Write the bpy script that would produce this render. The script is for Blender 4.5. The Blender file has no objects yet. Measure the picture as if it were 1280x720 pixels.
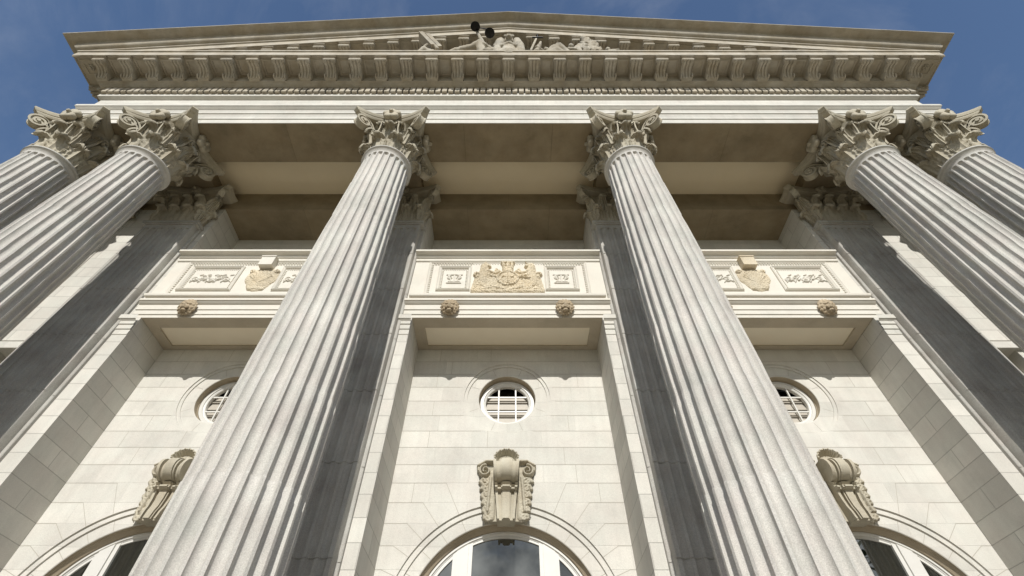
import bpy, bmesh, math, random
import numpy as np
from mathutils import Vector, Matrix, noise
from mathutils.geometry import tessellate_polygon
PI = math.pi; R = math.radians
random.seed(7)
S = bpy.context.scene
COL = S.collection
GZ = -1.6                      # ground level; the eye is at height 0 (all lifted by 1.6 at the end)

# ------------------------------------------------------------------ mesh helpers
class MB:
    def __init__(s): s.v = []; s.f = []
    def add(s, vs, fs):
        o = len(s.v); s.v += [tuple(v) for v in vs]; s.f += [tuple(i + o for i in f) for f in fs]
    def box(s, x0, x1, y0, y1, z0, z1):
        vs = [(x, y, z) for x in (x0, x1) for y in (y0, y1) for z in (z0, z1)]
        s.add(vs, [(0,1,3,2),(4,6,7,5),(0,4,5,1),(2,3,7,6),(0,2,6,4),(1,5,7,3)])
    def grid(s, rows, close_u=False, close_v=False, caps=False):
        n = len(rows); m = len(rows[0]); vs = [p for r in rows for p in r]; fs = []
        for i in range(n if close_v else n - 1):
            for j in range(m if close_u else m - 1):
                a = i*m + j; b = i*m + (j+1) % m; c = ((i+1) % n)*m + (j+1) % m; d = ((i+1) % n)*m + j
                fs.append((a, b, c, d))
        if caps: fs.append(tuple(range(m))[::-1]); fs.append(tuple((n-1)*m + j for j in range(m)))
        s.add(vs, fs)
    def lathe(s, prof, n=48, c=(0,0), caps=True):
        rows = [[(c[0]+r*math.cos(2*PI*k/n), c[1]+r*math.sin(2*PI*k/n), z) for k in range(n)] for r, z in prof]
        s.grid(rows, close_u=True, caps=caps)
    def prism(s, poly, axis, a, b):     # poly: 2D outline; axis the extrusion axis
        n = len(poly)
        def P(p, t): return (t, p[0], p[1]) if axis == 'x' else ((p[0], t, p[1]) if axis == 'y' else (p[0], p[1], t))
        vs = [P(p, a) for p in poly] + [P(p, b) for p in poly]
        s.add(vs, [tuple(range(n)), tuple(range(n, 2*n))[::-1]] + [(i, (i+1) % n, n+(i+1) % n, n+i) for i in range(n)])
    def tube(s, pts, rad, n=8, caps=True):
        pts = [Vector(p) for p in pts]; rows = []
        up = Vector((0.13, 0.21, 1)).normalized()
        for i, p in enumerate(pts):
            t = (pts[min(i+1, len(pts)-1)] - pts[max(i-1, 0)]).normalized()
            a = t.cross(up)
            if a.length < .05: a = t.cross(Vector((1,0,0)))
            a.normalize(); b = t.cross(a)
            r = rad[i] if isinstance(rad, (list, tuple)) else rad
            rows.append([p + (a*math.cos(2*PI*k/n) + b*math.sin(2*PI*k/n))*r for k in range(n)])
        s.grid(rows, close_u=True, caps=caps)
    def ribbon(s, pts, w, th, b):       # band swept along pts, wide along the fixed unit vector b
        pts = [Vector(p) for p in pts]; b = Vector(b).normalized(); rows = []
        for i, p in enumerate(pts):
            t = (pts[min(i+1, len(pts)-1)] - pts[max(i-1, 0)]).normalized()
            n = t.cross(b).normalized()
            ww = w[i] if isinstance(w, (list, tuple)) else w
            sec = [(-.5, -.5), (-.5, .5), (-.36, .5), (-.28, .1), (.28, .1), (.36, .5), (.5, .5), (.5, -.5), (.36,-.5),(.28,-.1),(-.28,-.1),(-.36,-.5)]
            rows.append([p + b*(u*ww) + n*(v*th) for u, v in sec])
        s.grid(rows, close_u=True, caps=True)
    def ring(s, cx, cz, prof, a0, a1, n=72, caps=False):  # profile (r, y) swept round an axis along y
        full = abs(abs(a1-a0) - 2*PI) < 1e-6
        m = n if full else n + 1
        rows = [[(cx + r*math.cos(a0+(a1-a0)*k/n), y, cz + r*math.sin(a0+(a1-a0)*k/n)) for k in range(m)] for r, y in prof]
        s.grid(rows, close_u=full)
    def plate(s, outer, holes, y):
        polys = [[Vector((p[0], p[1], 0)) for p in q] for q in [outer] + holes]
        flat = [p for q in polys for p in q]
        s.add([(p.x, y, p.y) for p in flat], [tuple(t) for t in tessellate_polygon(polys)])
    def xform(s, M):
        s.v = [tuple(M @ Vector(v)) for v in s.v]; return s
    def merge(s, o, M=None):
        s.add([tuple(M @ Vector(v)) for v in o.v] if M else o.v, o.f)
    def mesh(s, name, smooth=None):
        me = bpy.data.meshes.new(name); me.from_pydata(s.v, [], s.f)
        bm = bmesh.new(); bm.from_mesh(me)
        bmesh.ops.recalc_face_normals(bm, faces=bm.faces); bm.to_mesh(me); bm.free()
        if smooth:
            me.shade_smooth(); me.set_sharp_from_angle(angle=R(smooth))
        return me

def wpos(o):
    return wpos(o.parent) + Vector(o.location) if o.parent else Vector(o.location)
def put(name, data, parent=None, loc=(0,0,0), mat=None, label=None):
    o = bpy.data.objects.new(name, data); COL.objects.link(o)
    if mat is not None:
        if data.materials: data.materials[0] = mat
        else: data.materials.append(mat)
    if parent is not None:
        o.parent = parent; o.location = Vector(loc) - wpos(parent)
    else: o.location = loc
    if label: o['label'] = label
    return o
def part(name, mb, mat, parent, loc=(0,0,0), smooth=None, label=None):
    return put(name, mb.mesh(name, smooth), parent, loc, mat, label)
def thing(name, label, cat, loc=(0,0,0), group=None, kind=None):
    o = bpy.data.objects.new(name, None); COL.objects.link(o); o.location = loc; o.empty_display_size = .2
    tag(o, label, cat, group, kind); return o
def tag(o, label, cat=None, group=None, kind=None):
    if label: o['label'] = label
    if cat: o['category'] = cat
    if group: o['group'] = group
    if kind: o['kind'] = kind
    return o
def dup(o, loc, parent=None, label=None, group=None):
    c = o.copy(); COL.objects.link(c)
    if parent is not None: c.parent = parent
    if c.parent is not None: c.location = Vector(loc) - wpos(c.parent)
    else: c.location = loc
    if label: c['label'] = label
    for ch in list(o.children):
        d = ch.copy(); COL.objects.link(d); d.parent = c
        for g in list(ch.children):
            e = g.copy(); COL.objects.link(e); e.parent = d
    return c

# ------------------------------------------------------------------ materials
def nodes(name):
    m = bpy.data.materials.new(name); m.use_nodes = True
    nt = m.node_tree; b = nt.nodes['Principled BSDF']; return m, nt, b
def N(nt, t, **k):
    n = nt.nodes.new(t)
    for a, v in k.items():
        if a in n.inputs.keys() if hasattr(n.inputs, 'keys') else False: n.inputs[a].default_value = v
        else: setattr(n, a, v)
    return n
def stone(name, col, speck=.06, mott=.10, tint=None, rough=.85, bump=.3, joints=None, streak=0., bscale=60., stain=0.):
    m, nt, b = nodes(name); L = nt.links.new
    tc = N(nt, 'ShaderNodeTexCoord'); oi = N(nt, 'ShaderNodeObjectInfo'); geo = N(nt, 'ShaderNodeNewGeometry')
    off = N(nt, 'ShaderNodeVectorMath', operation='MULTIPLY_ADD'); off.inputs[1].default_value = (37, 53, 0)
    L(oi.outputs['Random'], off.inputs[0]); L(tc.outputs['Object'], off.inputs[2])
    V = off.outputs[0]
    # clouding of the stone
    n1 = N(nt, 'ShaderNodeTexNoise'); n1.inputs['Scale'].default_value = 1.1; n1.inputs['Detail'].default_value = 6; n1.inputs['Roughness'].default_value = .62
    L(V, n1.inputs['Vector'])
    n2 = N(nt, 'ShaderNodeTexNoise'); n2.inputs['Scale'].default_value = 95; n2.inputs['Detail'].default_value = 3
    L(V, n2.inputs['Vector'])
    n3 = N(nt, 'ShaderNodeTexNoise'); n3.inputs['Scale'].default_value = 2.6; n3.inputs['Detail'].default_value = 4
    L(V, n3.inputs['Vector'])
    def rng(src, a, c):
        r = N(nt, 'ShaderNodeMapRange'); r.inputs['From Min'].default_value = .3; r.inputs['From Max'].default_value = .7
        r.inputs['To Min'].default_value = a; r.inputs['To Max'].default_value = c; L(src, r.inputs['Value']); return r.outputs[0]
    f1 = rng(n1.outputs['Fac'], 1 - mott, 1 + mott); f2 = rng(n2.outputs['Fac'], 1 - speck, 1 + speck)
    mul = N(nt, 'ShaderNodeMath', operation='MULTIPLY'); L(f1, mul.inputs[0]); L(f2, mul.inputs[1])
    fac = mul.outputs[0]
    mixc = N(nt, 'ShaderNodeMix', data_type='RGBA'); t = tint or (col[0]*1.03, col[1]*.97, col[2]*.9)
    mixc.inputs[6].default_value = (*col, 1); mixc.inputs[7].default_value = (*t, 1)
    L(rng(n3.outputs['Fac'], 0, 1), mixc.inputs[0])
    if streak:
        mp = N(nt, 'ShaderNodeMapping'); mp.inputs['Scale'].default_value = (7, 7, .5); L(V, mp.inputs['Vector'])
        n4 = N(nt, 'ShaderNodeTexNoise'); n4.inputs['Scale'].default_value = 1.5; n4.inputs['Detail'].default_value = 5; L(mp.outputs[0], n4.inputs['Vector'])
        m2 = N(nt, 'ShaderNodeMath', operation='MULTIPLY'); L(fac, m2.inputs[0]); L(rng(n4.outputs['Fac'], 1 - streak, 1 + streak*.6), m2.inputs[1]); fac = m2.outputs[0]
    if stain:
        n5 = N(nt, 'ShaderNodeTexNoise'); n5.inputs['Scale'].default_value = 1.7; n5.inputs['Detail'].default_value = 8; n5.inputs['Roughness'].default_value = .7
        mp5 = N(nt, 'ShaderNodeMapping'); mp5.inputs['Location'].default_value = (11, 3, 5); L(V, mp5.inputs['Vector']); L(mp5.outputs[0], n5.inputs['Vector'])
        r5 = N(nt, 'ShaderNodeMapRange'); r5.inputs['From Min'].default_value = .52; r5.inputs['From Max'].default_value = .72
        r5.inputs['To Min'].default_value = 1; r5.inputs['To Max'].default_value = 1 - stain; L(n5.outputs['Fac'], r5.inputs['Value'])
        m5 = N(nt, 'ShaderNodeMath', operation='MULTIPLY'); L(fac, m5.inputs[0]); L(r5.outputs[0], m5.inputs[1]); fac = m5.outputs[0]
    jh = None
    if joints:
        bw, rh, z0, dark = joints
        sep = N(nt, 'ShaderNodeSeparateXYZ'); L(geo.outputs['Position'], sep.inputs[0])
        sn = N(nt, 'ShaderNodeSeparateXYZ'); L(geo.outputs['True Normal'], sn.inputs[0])
        ab = N(nt, 'ShaderNodeMath', operation='ABSOLUTE'); L(sn.outputs['X'], ab.inputs[0])
        gt = N(nt, 'ShaderNodeMath', operation='GREATER_THAN'); gt.inputs[1].default_value = .5; L(ab.outputs[0], gt.inputs[0])
        az = N(nt, 'ShaderNodeMath', operation='ABSOLUTE'); L(sn.outputs['Z'], az.inputs[0])
        gz = N(nt, 'ShaderNodeMath', operation='GREATER_THAN'); gz.inputs[1].default_value = .5; L(az.outputs[0], gz.inputs[0])
        mx = N(nt, 'ShaderNodeMix', data_type='FLOAT'); L(gt.outputs[0], mx.inputs[0]); L(sep.outputs['X'], mx.inputs[2]); L(sep.outputs['Y'], mx.inputs[3])
        mz = N(nt, 'ShaderNodeMix', data_type='FLOAT'); L(gz.outputs[0], mz.inputs[0])
        zo = N(nt, 'ShaderNodeMath', operation='ADD'); zo.inputs[1].default_value = 40*rh - z0; L(sep.outputs['Z'], zo.inputs[0])
        L(zo.outputs[0], mz.inputs[2]); mz.inputs[3].default_value = rh*.5
        cb = N(nt, 'ShaderNodeCombineXYZ'); L(mx.outputs[0], cb.inputs[0]); L(mz.outputs[0], cb.inputs[1])
        br = N(nt, 'ShaderNodeTexBrick'); br.offset = .5
        br.inputs['Scale'].default_value = 1; br.inputs['Brick Width'].default_value = bw; br.inputs['Row Height'].default_value = rh
        br.inputs['Mortar Size'].default_value = .0065; br.inputs['Mortar Smooth'].default_value = .3; br.inputs['Bias'].default_value = 0
        br.inputs['Color1'].default_value = (1.05,)*3 + (1,); br.inputs['Color2'].default_value = (.93,)*3 + (1,); br.inputs['Mortar'].default_value = (dark,)*3 + (1,)
        L(cb.outputs[0], br.inputs['Vector'])
        m6 = N(nt, 'ShaderNodeVectorMath', operation='MULTIPLY'); L(mixc.outputs[2], m6.inputs[0]); L(br.outputs['Color'], m6.inputs[1])
        csrc = m6.outputs[0]; jh = br.outputs['Fac']
    else: csrc = mixc.outputs[2]
    vm = N(nt, 'ShaderNodeVectorMath', operation='SCALE'); L(csrc, vm.inputs[0]); L(fac, vm.inputs['Scale'])
    L(vm.outputs[0], b.inputs['Base Color'])
    b.inputs['Roughness'].default_value = rough; b.inputs['Specular IOR Level'].default_value = .25
    nb = N(nt, 'ShaderNodeTexNoise'); nb.inputs['Scale'].default_value = bscale; nb.inputs['Detail'].default_value = 5; nb.inputs['Roughness'].default_value = .6; L(V, nb.inputs['Vector'])
    bp = N(nt, 'ShaderNodeBump'); bp.inputs['Strength'].default_value = bump; bp.inputs['Distance'].default_value = .012
    L(nb.outputs['Fac'], bp.inputs['Height']); L(bp.outputs[0], b.inputs['Normal'])
    if jh:
        bp2 = N(nt, 'ShaderNodeBump'); bp2.invert = True; bp2.inputs['Strength'].default_value = .5; bp2.inputs['Distance'].default_value = .01
        L(jh, bp2.inputs['Height']); L(bp.outputs[0], bp2.inputs['Normal']); L(bp2.outputs[0], b.inputs['Normal'])
    return m
def plain(name, col, rough=.6, metal=0., var=.06):
    m, nt, b = nodes(name); L = nt.links.new
    n1 = N(nt, 'ShaderNodeTexNoise'); n1.inputs['Scale'].default_value = 6; n1.inputs['Detail'].default_value = 5
    tc = N(nt, 'ShaderNodeTexCoord'); L(tc.outputs['Object'], n1.inputs['Vector'])
    r = N(nt, 'ShaderNodeMapRange'); r.inputs['From Min'].default_value = .3; r.inputs['From Max'].default_value = .7; r.inputs['To Min'].default_value = 1-var; r.inputs['To Max'].default_value = 1+var
    L(n1.outputs['Fac'], r.inputs['Value'])
    vm = N(nt, 'ShaderNodeVectorMath', operation='SCALE'); vm.inputs[0].default_value = col; L(r.outputs[0], vm.inputs['Scale'])
    L(vm.outputs[0], b.inputs['Base Color']); b.inputs['Roughness'].default_value = rough; b.inputs['Metallic'].default_value = metal
    return m
ZJ = 6.645 + 1.6                 # height of one course joint after the final lift
CREAM = (.60, .592, .54)
M = {}
M['wall'] = stone('wall_stone', CREAM, .08, .08, (.60, .572, .522), joints=(1.27, .333, ZJ, .97), streak=.04, stain=.10, bump=.2)
M['ashlar'] = stone('ashlar_stone', CREAM, .08, .08, (.60, .572, .522), joints=(.97, .333, ZJ, .66), streak=.05, stain=.10, bump=.15)
M['rough'] = stone('granite_stone', (.50, .475, .43), .10, .10, (.50, .455, .42), streak=.06, stain=.12, bump=.45)
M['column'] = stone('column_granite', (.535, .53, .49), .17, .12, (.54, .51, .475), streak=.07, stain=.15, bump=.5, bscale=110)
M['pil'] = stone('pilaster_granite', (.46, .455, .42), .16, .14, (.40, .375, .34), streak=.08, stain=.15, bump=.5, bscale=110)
M['carve'] = stone('carved_stone', (.46, .43, .345), .10, .18, (.42, .375, .29), stain=.25, bump=.6)
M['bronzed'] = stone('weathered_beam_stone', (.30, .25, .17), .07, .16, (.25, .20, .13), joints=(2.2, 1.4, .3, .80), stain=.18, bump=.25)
M['corn'] = stone('cornice_stone', (.48, .445, .38), .10, .16, (.39, .34, .26), stain=.22, streak=.08, bump=.5)
M['panel'] = stone('panel_stone', (.67, .65, .585), .04, .05, (.67, .63, .56), stain=.08, bump=.12)
M['ceiling'] = stone('cream_plaster', (.78, .69, .51), .02, .03, (.77, .675, .49), bump=.05)
M['soffit'] = stone('cream_soffit_plaster', (.80, .735, .60), .02, .03, (.80, .72, .58), bump=.05)
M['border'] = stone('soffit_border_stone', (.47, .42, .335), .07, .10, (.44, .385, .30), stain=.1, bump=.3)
M['intrados_shade'] = stone('shade_tinted_reveal_stone', (.40, .345, .26), .06, .12, (.36, .30, .215), stain=.2, bump=.3)  # wall stone turned darker and browner: shade and warm bounce painted into the colour
M['ochre'] = stone('ochre_stone', (.60, .51, .365), .10, .16, (.66, .59, .46), stain=.2, bump=.8, bscale=45)
M['tan'] = stone('brown_tan_stone', (.36, .285, .19), .12, .25, (.46, .385, .28), stain=.3, bump=.8, bscale=45)
M['mortar'] = plain('mortar', (.40, .375, .32), .9)
M['white'] = plain('white_paint', (.63, .62, .585), .45, var=.03)
M['louvre'] = plain('louvre_paint', (.42, .385, .33), .5)
M['dark'] = plain('dark_interior', (.03, .028, .025), .9)
M['black'] = plain('black_bronze', (.015, .014, .013), .45, .6)
M['statue'] = stone('statue_stone', (.46, .43, .365), .10, .2, (.36, .31, .23), stain=.5, bump=.8, bscale=40)
M['pave'] = stone('paving_stone', (.37, .31, .215), .08, .12, (.32, .265, .18), joints=None, stain=.15)
M['grass'] = stone('lawn', (.045, .075, .02), .3, .3, (.06, .08, .025), bump=1)
gm, gnt, gb = nodes('window_glass')
gb.inputs['Base Color'].default_value = (.008, .008, .006, 1); gb.inputs['Roughness'].default_value = .6; gb.inputs['Specular IOR Level'].default_value = 0
gl = gnt.nodes.new('ShaderNodeBsdfGlossy'); gl.inputs['Roughness'].default_value = .015; gl.inputs['Color'].default_value = (.92, .95, .93, 1)
fr = gnt.nodes.new('ShaderNodeFresnel'); fr.inputs['IOR'].default_value = 2.6
mx = gnt.nodes.new('ShaderNodeMixShader'); ou = gnt.nodes['Material Output']
gnt.links.new(fr.outputs[0], mx.inputs[0]); gnt.links.new(gb.outputs[0], mx.inputs[1]); gnt.links.new(gl.outputs[0], mx.inputs[2]); gnt.links.new(mx.outputs[0], ou.inputs['Surface'])
M['glass'] = gm

# ------------------------------------------------------------------ building planes
YA, YF, YP, YW = 4.62, 6.80, 6.58, 7.77       # architrave face, pier face, pilaster face, wall
YC = 5.12                                      # column axis
ZB, ZC = 11.60, 11.95                          # beam underside, ceiling
COLX = [-10.54, -8.4, -2.8, 2.8, 8.4, 10.54]
XE = 11.04
BAY = [-5.55, 0.0, 5.55]
bld = thing('neoclassical_building', 'pale stone temple front with sculpted pediment, arched windows and loggia', 'building', (0, YF, GZ))

# --- the ground
g = MB(); g.add([(-300, -300, GZ), (300, -300, GZ), (300, 300, GZ), (-300, 300, GZ)], [(0,1,2,3)])
tag(put('ground', g.mesh('ground'), None, (0,0,0), M['grass']), None, None, None, 'structure')
g = MB(); g.box(-40, 40, -22, 30, GZ-.05, GZ+.012)
tag(put('pavement', g.mesh('pavement'), None, (0,0,0), M['pave']), None, None, None, 'structure')
g = MB(); g.box(-12.2, 12.2, 4.0, 9.5, GZ+.012, GZ+.16); g.box(-11.9, 11.9, 4.25, 9.4, GZ+.16, GZ+.30)
part('steps', g, M['rough'], bld)

# --- profile sweeps
def run(mb, prof, path, closed_prof=False):
    """sweep (offset, z) profile along an XY path, offset to the path's right-hand normal, mitred"""
    n = len(path); rows = []
    def nrm(a, b):
        d = Vector((b[0]-a[0], b[1]-a[1])).normalized(); return Vector((d.y, -d.x))
    for i, p in enumerate(path):
        n0 = nrm(path[max(i-1, 0)], path[max(i-1, 0)+1]); n1 = nrm(path[min(i, n-2)], path[min(i, n-2)+1])
        m = (n0 + n1); m = m / m.dot(n0)
        rows.append([(p[0]+m.x*o, p[1]+m.y*o, z) for o, z in prof])
    mb.grid(rows, close_u=closed_prof, caps=closed_prof)
YB = 15.0
path3 = [(-XE, YB), (-XE, YA), (XE, YA), (XE, YB)]
path3 = [(p[0], p[1]) for p in path3]
# direction left->right along the front must push the offset towards -Y
PR = lambda y: YA - y
arch = [(-.015, ZB), (0, ZB), (0, 11.80), (.022, 11.815), (.022, 12.08), (.035, 12.10), (.05, 12.11), (.05, 12.32), (.06, 12.335),
        (.085, 12.35), (.11, 12.40), (.135, 12.42), (.135, 12.51), (.0, 12.53)]
friez = [(0, 12.53), (0, 13.16), (.015, 13.175), (.03, 13.18), (.05, 13.20), (.085, 13.215), (.10, 13.23), (.10, 13.345), (.08, 13.35), (.08, 13.66)]
bed = [(.08, 13.66), (.20, 13.66), (.215, 13.68), (.24, 13.69), (.27, 13.73), (.30, 13.745), (.32, 13.75), (.32, 14.105)]
corona = [(.32, 14.105), (.80, 14.105), (.82, 14.13), (.86, 14.13), (.88, 14.10), (.90, 14.10), (.90, 14.33), (.915, 14.345), (.935, 14.36), (.935, 14.43), (-.4, 14.46)]
a = MB(); run(a, arch, path3); part('architrave', a, M['wall'], bld, smooth=35)
a = MB(); run(a, friez, path3); part('frieze', a, M['wall'], bld, smooth=35)
c = MB(); run(c, bed, path3); run(c, corona, path3); part('cornice', c, M['corn'], bld, smooth=35)
# dentils
d = MB(); k = -63
xs = np.arange(-XE-.08+.02, XE+.08, .175)
for i in range(-64, 65):
    x = i*.175
    if abs(x) > XE+.10: continue
    d.box(x-.064, x+.064, YA-.175, YA-.07, 13.365, 13.655)
for s in (-1, 1):
    for i in range(0, 40):
        y = YA + .05 + i*.175; xx = s*(XE+.07), s*(XE+.185)
        d.box(min(xx), max(xx), y-.06, y+.06, 13.385, 13.655)
part('dentil_course', d, M['corn'], bld)
# modillions (scroll brackets): profile in (forward, down)
def modillion():
    w = .142; m = MB()
    pr = [(0, 0), (.50, 0), (.52, -.03), (.525, -.07), (.50, -.115), (.45, -.135), (.40, -.125), (.34, -.105), (.26, -.11), (.18, -.15), (.12, -.22), (.08, -.30), (.03, -.33), (0, -.33)]
    prof = [(-f, z-.045) for f, z in pr]
    m.prism(prof, 'x', -w, w)
    # carved leaf on the underside: raised rounded ribs
    for u in (-.085, 0, .085):
        pts = [(u, -f*1.0, z-.05) for f, z in pr[4:12]]
        m.tube(pts, [.03, .036, .038, .036, .036, .036, .034, .024], 8)
    for sx in (-1, 1):                     # side scrolls
        m.tube([(sx*(w-.01), -.455, -.105), (sx*(w+.022), -.455, -.105)], .062, 14)
        m.tube([(sx*(w+.015), -.455, -.105), (sx*(w+.032), -.455, -.105)], .025, 10)
        m.tube([(sx*(w-.01), -.09, -.27), (sx*(w+.022), -.09, -.27)], .085, 14)
    # cap moulding
    m.box(-w-.028, w+.028, -.565, 0, -.03, -.001); m.box(-w-.014, w+.014, -.545, 0, -.048, -.029)
    return m.mesh('modillion', 40)
mm = modillion(); mm.materials.append(M['corn'])
first = None; ym = YA-.32
for i in range(-16, 17):
    o = put('modillion', mm, bld, (i*.7, ym, 14.105))
for s in (-1, 1):
    for j in range(6):
        o = put('modillion', mm, bld, (s*(XE+.32), YA+.06+j*.7, 14.105)); o.rotation_euler.z = s*PI/2
# coffers with rosettes between the modillions
ro = MB()
for i in range(-17, 17):
    cf = MB()
    x0, x1 = i*.7+.142+.07, (i+1)*.7-.142-.07
    if i in (-17,): x0, x1 = -11.2-.56, -11.2-.2
    if i == 16: x0, x1 = 11.4, 11.76
    y0, y1 = YA-.78, YA-.38
    for (a0, a1, b0, b1) in ((x0, x1, y0, y0+.03), (x0, x1, y1-.03, y1), (x0, x0+.03, y0+.03, y1-.03), (x1-.03, x1, y0+.03, y1-.03)):
        cf.box(a0, a1, b0, b1, 14.085, 14.102)
    part('coffer', cf, M['corn'], bld); ro = MB()
    cx, cy = (x0+x1)/2, (y0+y1)/2
    if i not in (-17, 16): continue
    for k in range(6):
        an = k*PI/3; ro.tube([(cx+.05*math.cos(an), cy+.05*math.sin(an), 14.10), (cx+.05*math.cos(an), cy+.05*math.sin(an), 14.06)], [.045, .03], 10)
    ro.lathe([(.001, 14.02), (.03, 14.03), (.035, 14.10)], 12, (cx, cy)); part('rosette', ro, M['corn'], bld, smooth=40)

# --- pediment
SL = .226; ZK = 16.73
def zk(x): return ZK - SL*abs(x)
rak = [(.30, -.34), (.30, .0), (.78, 0), (.80, .03), (.84, .03), (.86, 0), (.885, 0), (.885, .30), (.90, .315), (.925, .33), (.925, .41), (.94, .415),
       (.965, .42), (1.0, .44), (1.03, .48), (1.045, .56), (1.05, .65), (1.075, .675), (1.20, .69), (1.29, .70), (1.31, .715), (1.31, .755), (-.5, .80)]
p = MB()
for s in (-1, 1):
    rows = []
    ends = lambda o: XE + max(o, .2)
    for t in (0, 1):
        rows.append([((0 if t == 0 else s*ends(o)), YA-o, zk(0 if t == 0 else ends(o)) + dz) for o, dz in rak])
    p.grid(rows)
    rows = [[(s*(XE+max(o, .2)), (YA-o if t == 0 else YB), zk(XE+max(o, .2))+dz) for o, dz in rak[10:]] for t in (0, 1)]   # the gutter returns along the side
    p.grid(rows)
part('raking_cornice', p, M['corn'], bld, smooth=30)
p = MB(); p.prism([(-XE, 14.40), (XE, 14.40), (XE, 14.5), (0, ZK+.2), (-XE, 14.5)], 'y', YA+.001, YA+.5)
part('tympanum', p, M['corn'], bld)
p = MB(); e = XE+.6
p.prism([(-e, zk(e)+.78), (0, ZK+.78), (0, ZK+.6), (-e, zk(e)+.5)], 'y', YA+.5, 24); p.prism([(e, zk(e)+.78), (0, ZK+.78), (0, ZK+.6), (e, zk(e)+.5)], 'y', YA+.5, 24)
part('roof', p, M['rough'], bld)
for i in range(-12, 13):
    put('raking_modillion', mm, bld, (i*.7, YA-.30, zk(i*.7)+.005 - (.03 if i else .0)))
p = MB(); p.box(-XE+.05, XE-.05, YA+.05, YB, ZC+.02, 14.4); part('attic', p, M['wall'], bld)

# --- beams and ceiling of the portico
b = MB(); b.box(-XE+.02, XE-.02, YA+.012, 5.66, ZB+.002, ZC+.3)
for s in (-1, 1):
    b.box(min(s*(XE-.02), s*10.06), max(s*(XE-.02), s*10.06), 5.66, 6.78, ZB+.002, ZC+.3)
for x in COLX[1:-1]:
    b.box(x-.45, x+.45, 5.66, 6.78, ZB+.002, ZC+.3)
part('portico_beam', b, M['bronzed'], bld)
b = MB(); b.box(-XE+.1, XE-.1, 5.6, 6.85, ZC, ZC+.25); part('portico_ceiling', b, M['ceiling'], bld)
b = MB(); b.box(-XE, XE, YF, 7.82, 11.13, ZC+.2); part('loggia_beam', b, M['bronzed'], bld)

# --- walls
piers = [(1.93, 3.67), (7.43, 9.12), (9.82, 11.22)]
for s in (-1, 1):
    w = MB()
    for a0, a1 in piers:
        pq = MB(); pq.box(min(s*a0, s*a1), max(s*a0, s*a1), YF, 8.7, GZ, 6.98); part('pier', pq, M['ashlar'], bld)
    w.box(min(s*9.12, s*9.82), max(s*9.12, s*9.82), YF+.02, 8.6, 6.37, 11.13)
    w.box(min(s*9.12, s*9.82), max(s*9.12, s*9.82), YF+.35, 8.6, GZ, 6.37)
    for a0, a1 in ((2.1, 3.5), (7.60, 9.12), (9.82, 11.22)):
        pq = MB(); pq.box(min(s*a0, s*a1), max(s*a0, s*a1), YF, 8.7, 6.98, 11.13); part('upper_pier', pq, M['ashlar'], bld)
    w.box(min(s*11.2, s*11.22), max(s*11.2, s*11.22), 8.6, YB, GZ, 11.6)
    part('side_wall', w, M['ashlar'], bld)
w = MB(); w.box(-XE, XE, 7.80, 8.1, 7.9, 11.6); part('loggia_wall', w, M['wall'], bld)
w = MB(); w.box(-11.2, 11.2, YB-.1, YB, GZ, 14.4); part('rear_wall', w, M['wall'], bld)
# frame of the narrow recess between the paired pilasters
for s in (-1, 1):
    w = MB()
    for a0, a1, yy in ((9.12, 9.20, YF-.05), (9.20, 9.30, YF+.02), (9.64, 9.74, YF+.02), (9.74, 9.82, YF-.05)):
        w.box(min(s*a0, s*a1), max(s*a0, s*a1), yy, YF+.36, GZ, 6.12)
    w.box(min(s*9.12, s*9.82), max(s*9.12, s*9.82), YF-.05, YF+.36, 6.12, 6.28)
    part('niche_frame', w, M['wall'], bld)
# pier caps (mouldings under the lintel)
pc = [(0, 6.50), (.012, 6.51), (.012, 6.63), (.03, 6.64), (.03, 6.75), (.05, 6.76), (.05, 6.83), (.075, 6.86), (.095, 6.875), (.095, 6.978)]
for s in (-1, 1):
    for a0, a1 in ((1.93, 2.2), (3.4, 3.67), (7.43, 7.8)):
        x0, x1 = min(s*a0, s*a1), max(s*a0, s*a1)
        cp = MB(); run(cp, pc, [(x0, YF), (x1, YF)]); part('pier_cap', cp, M['wall'], bld, smooth=35)

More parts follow.
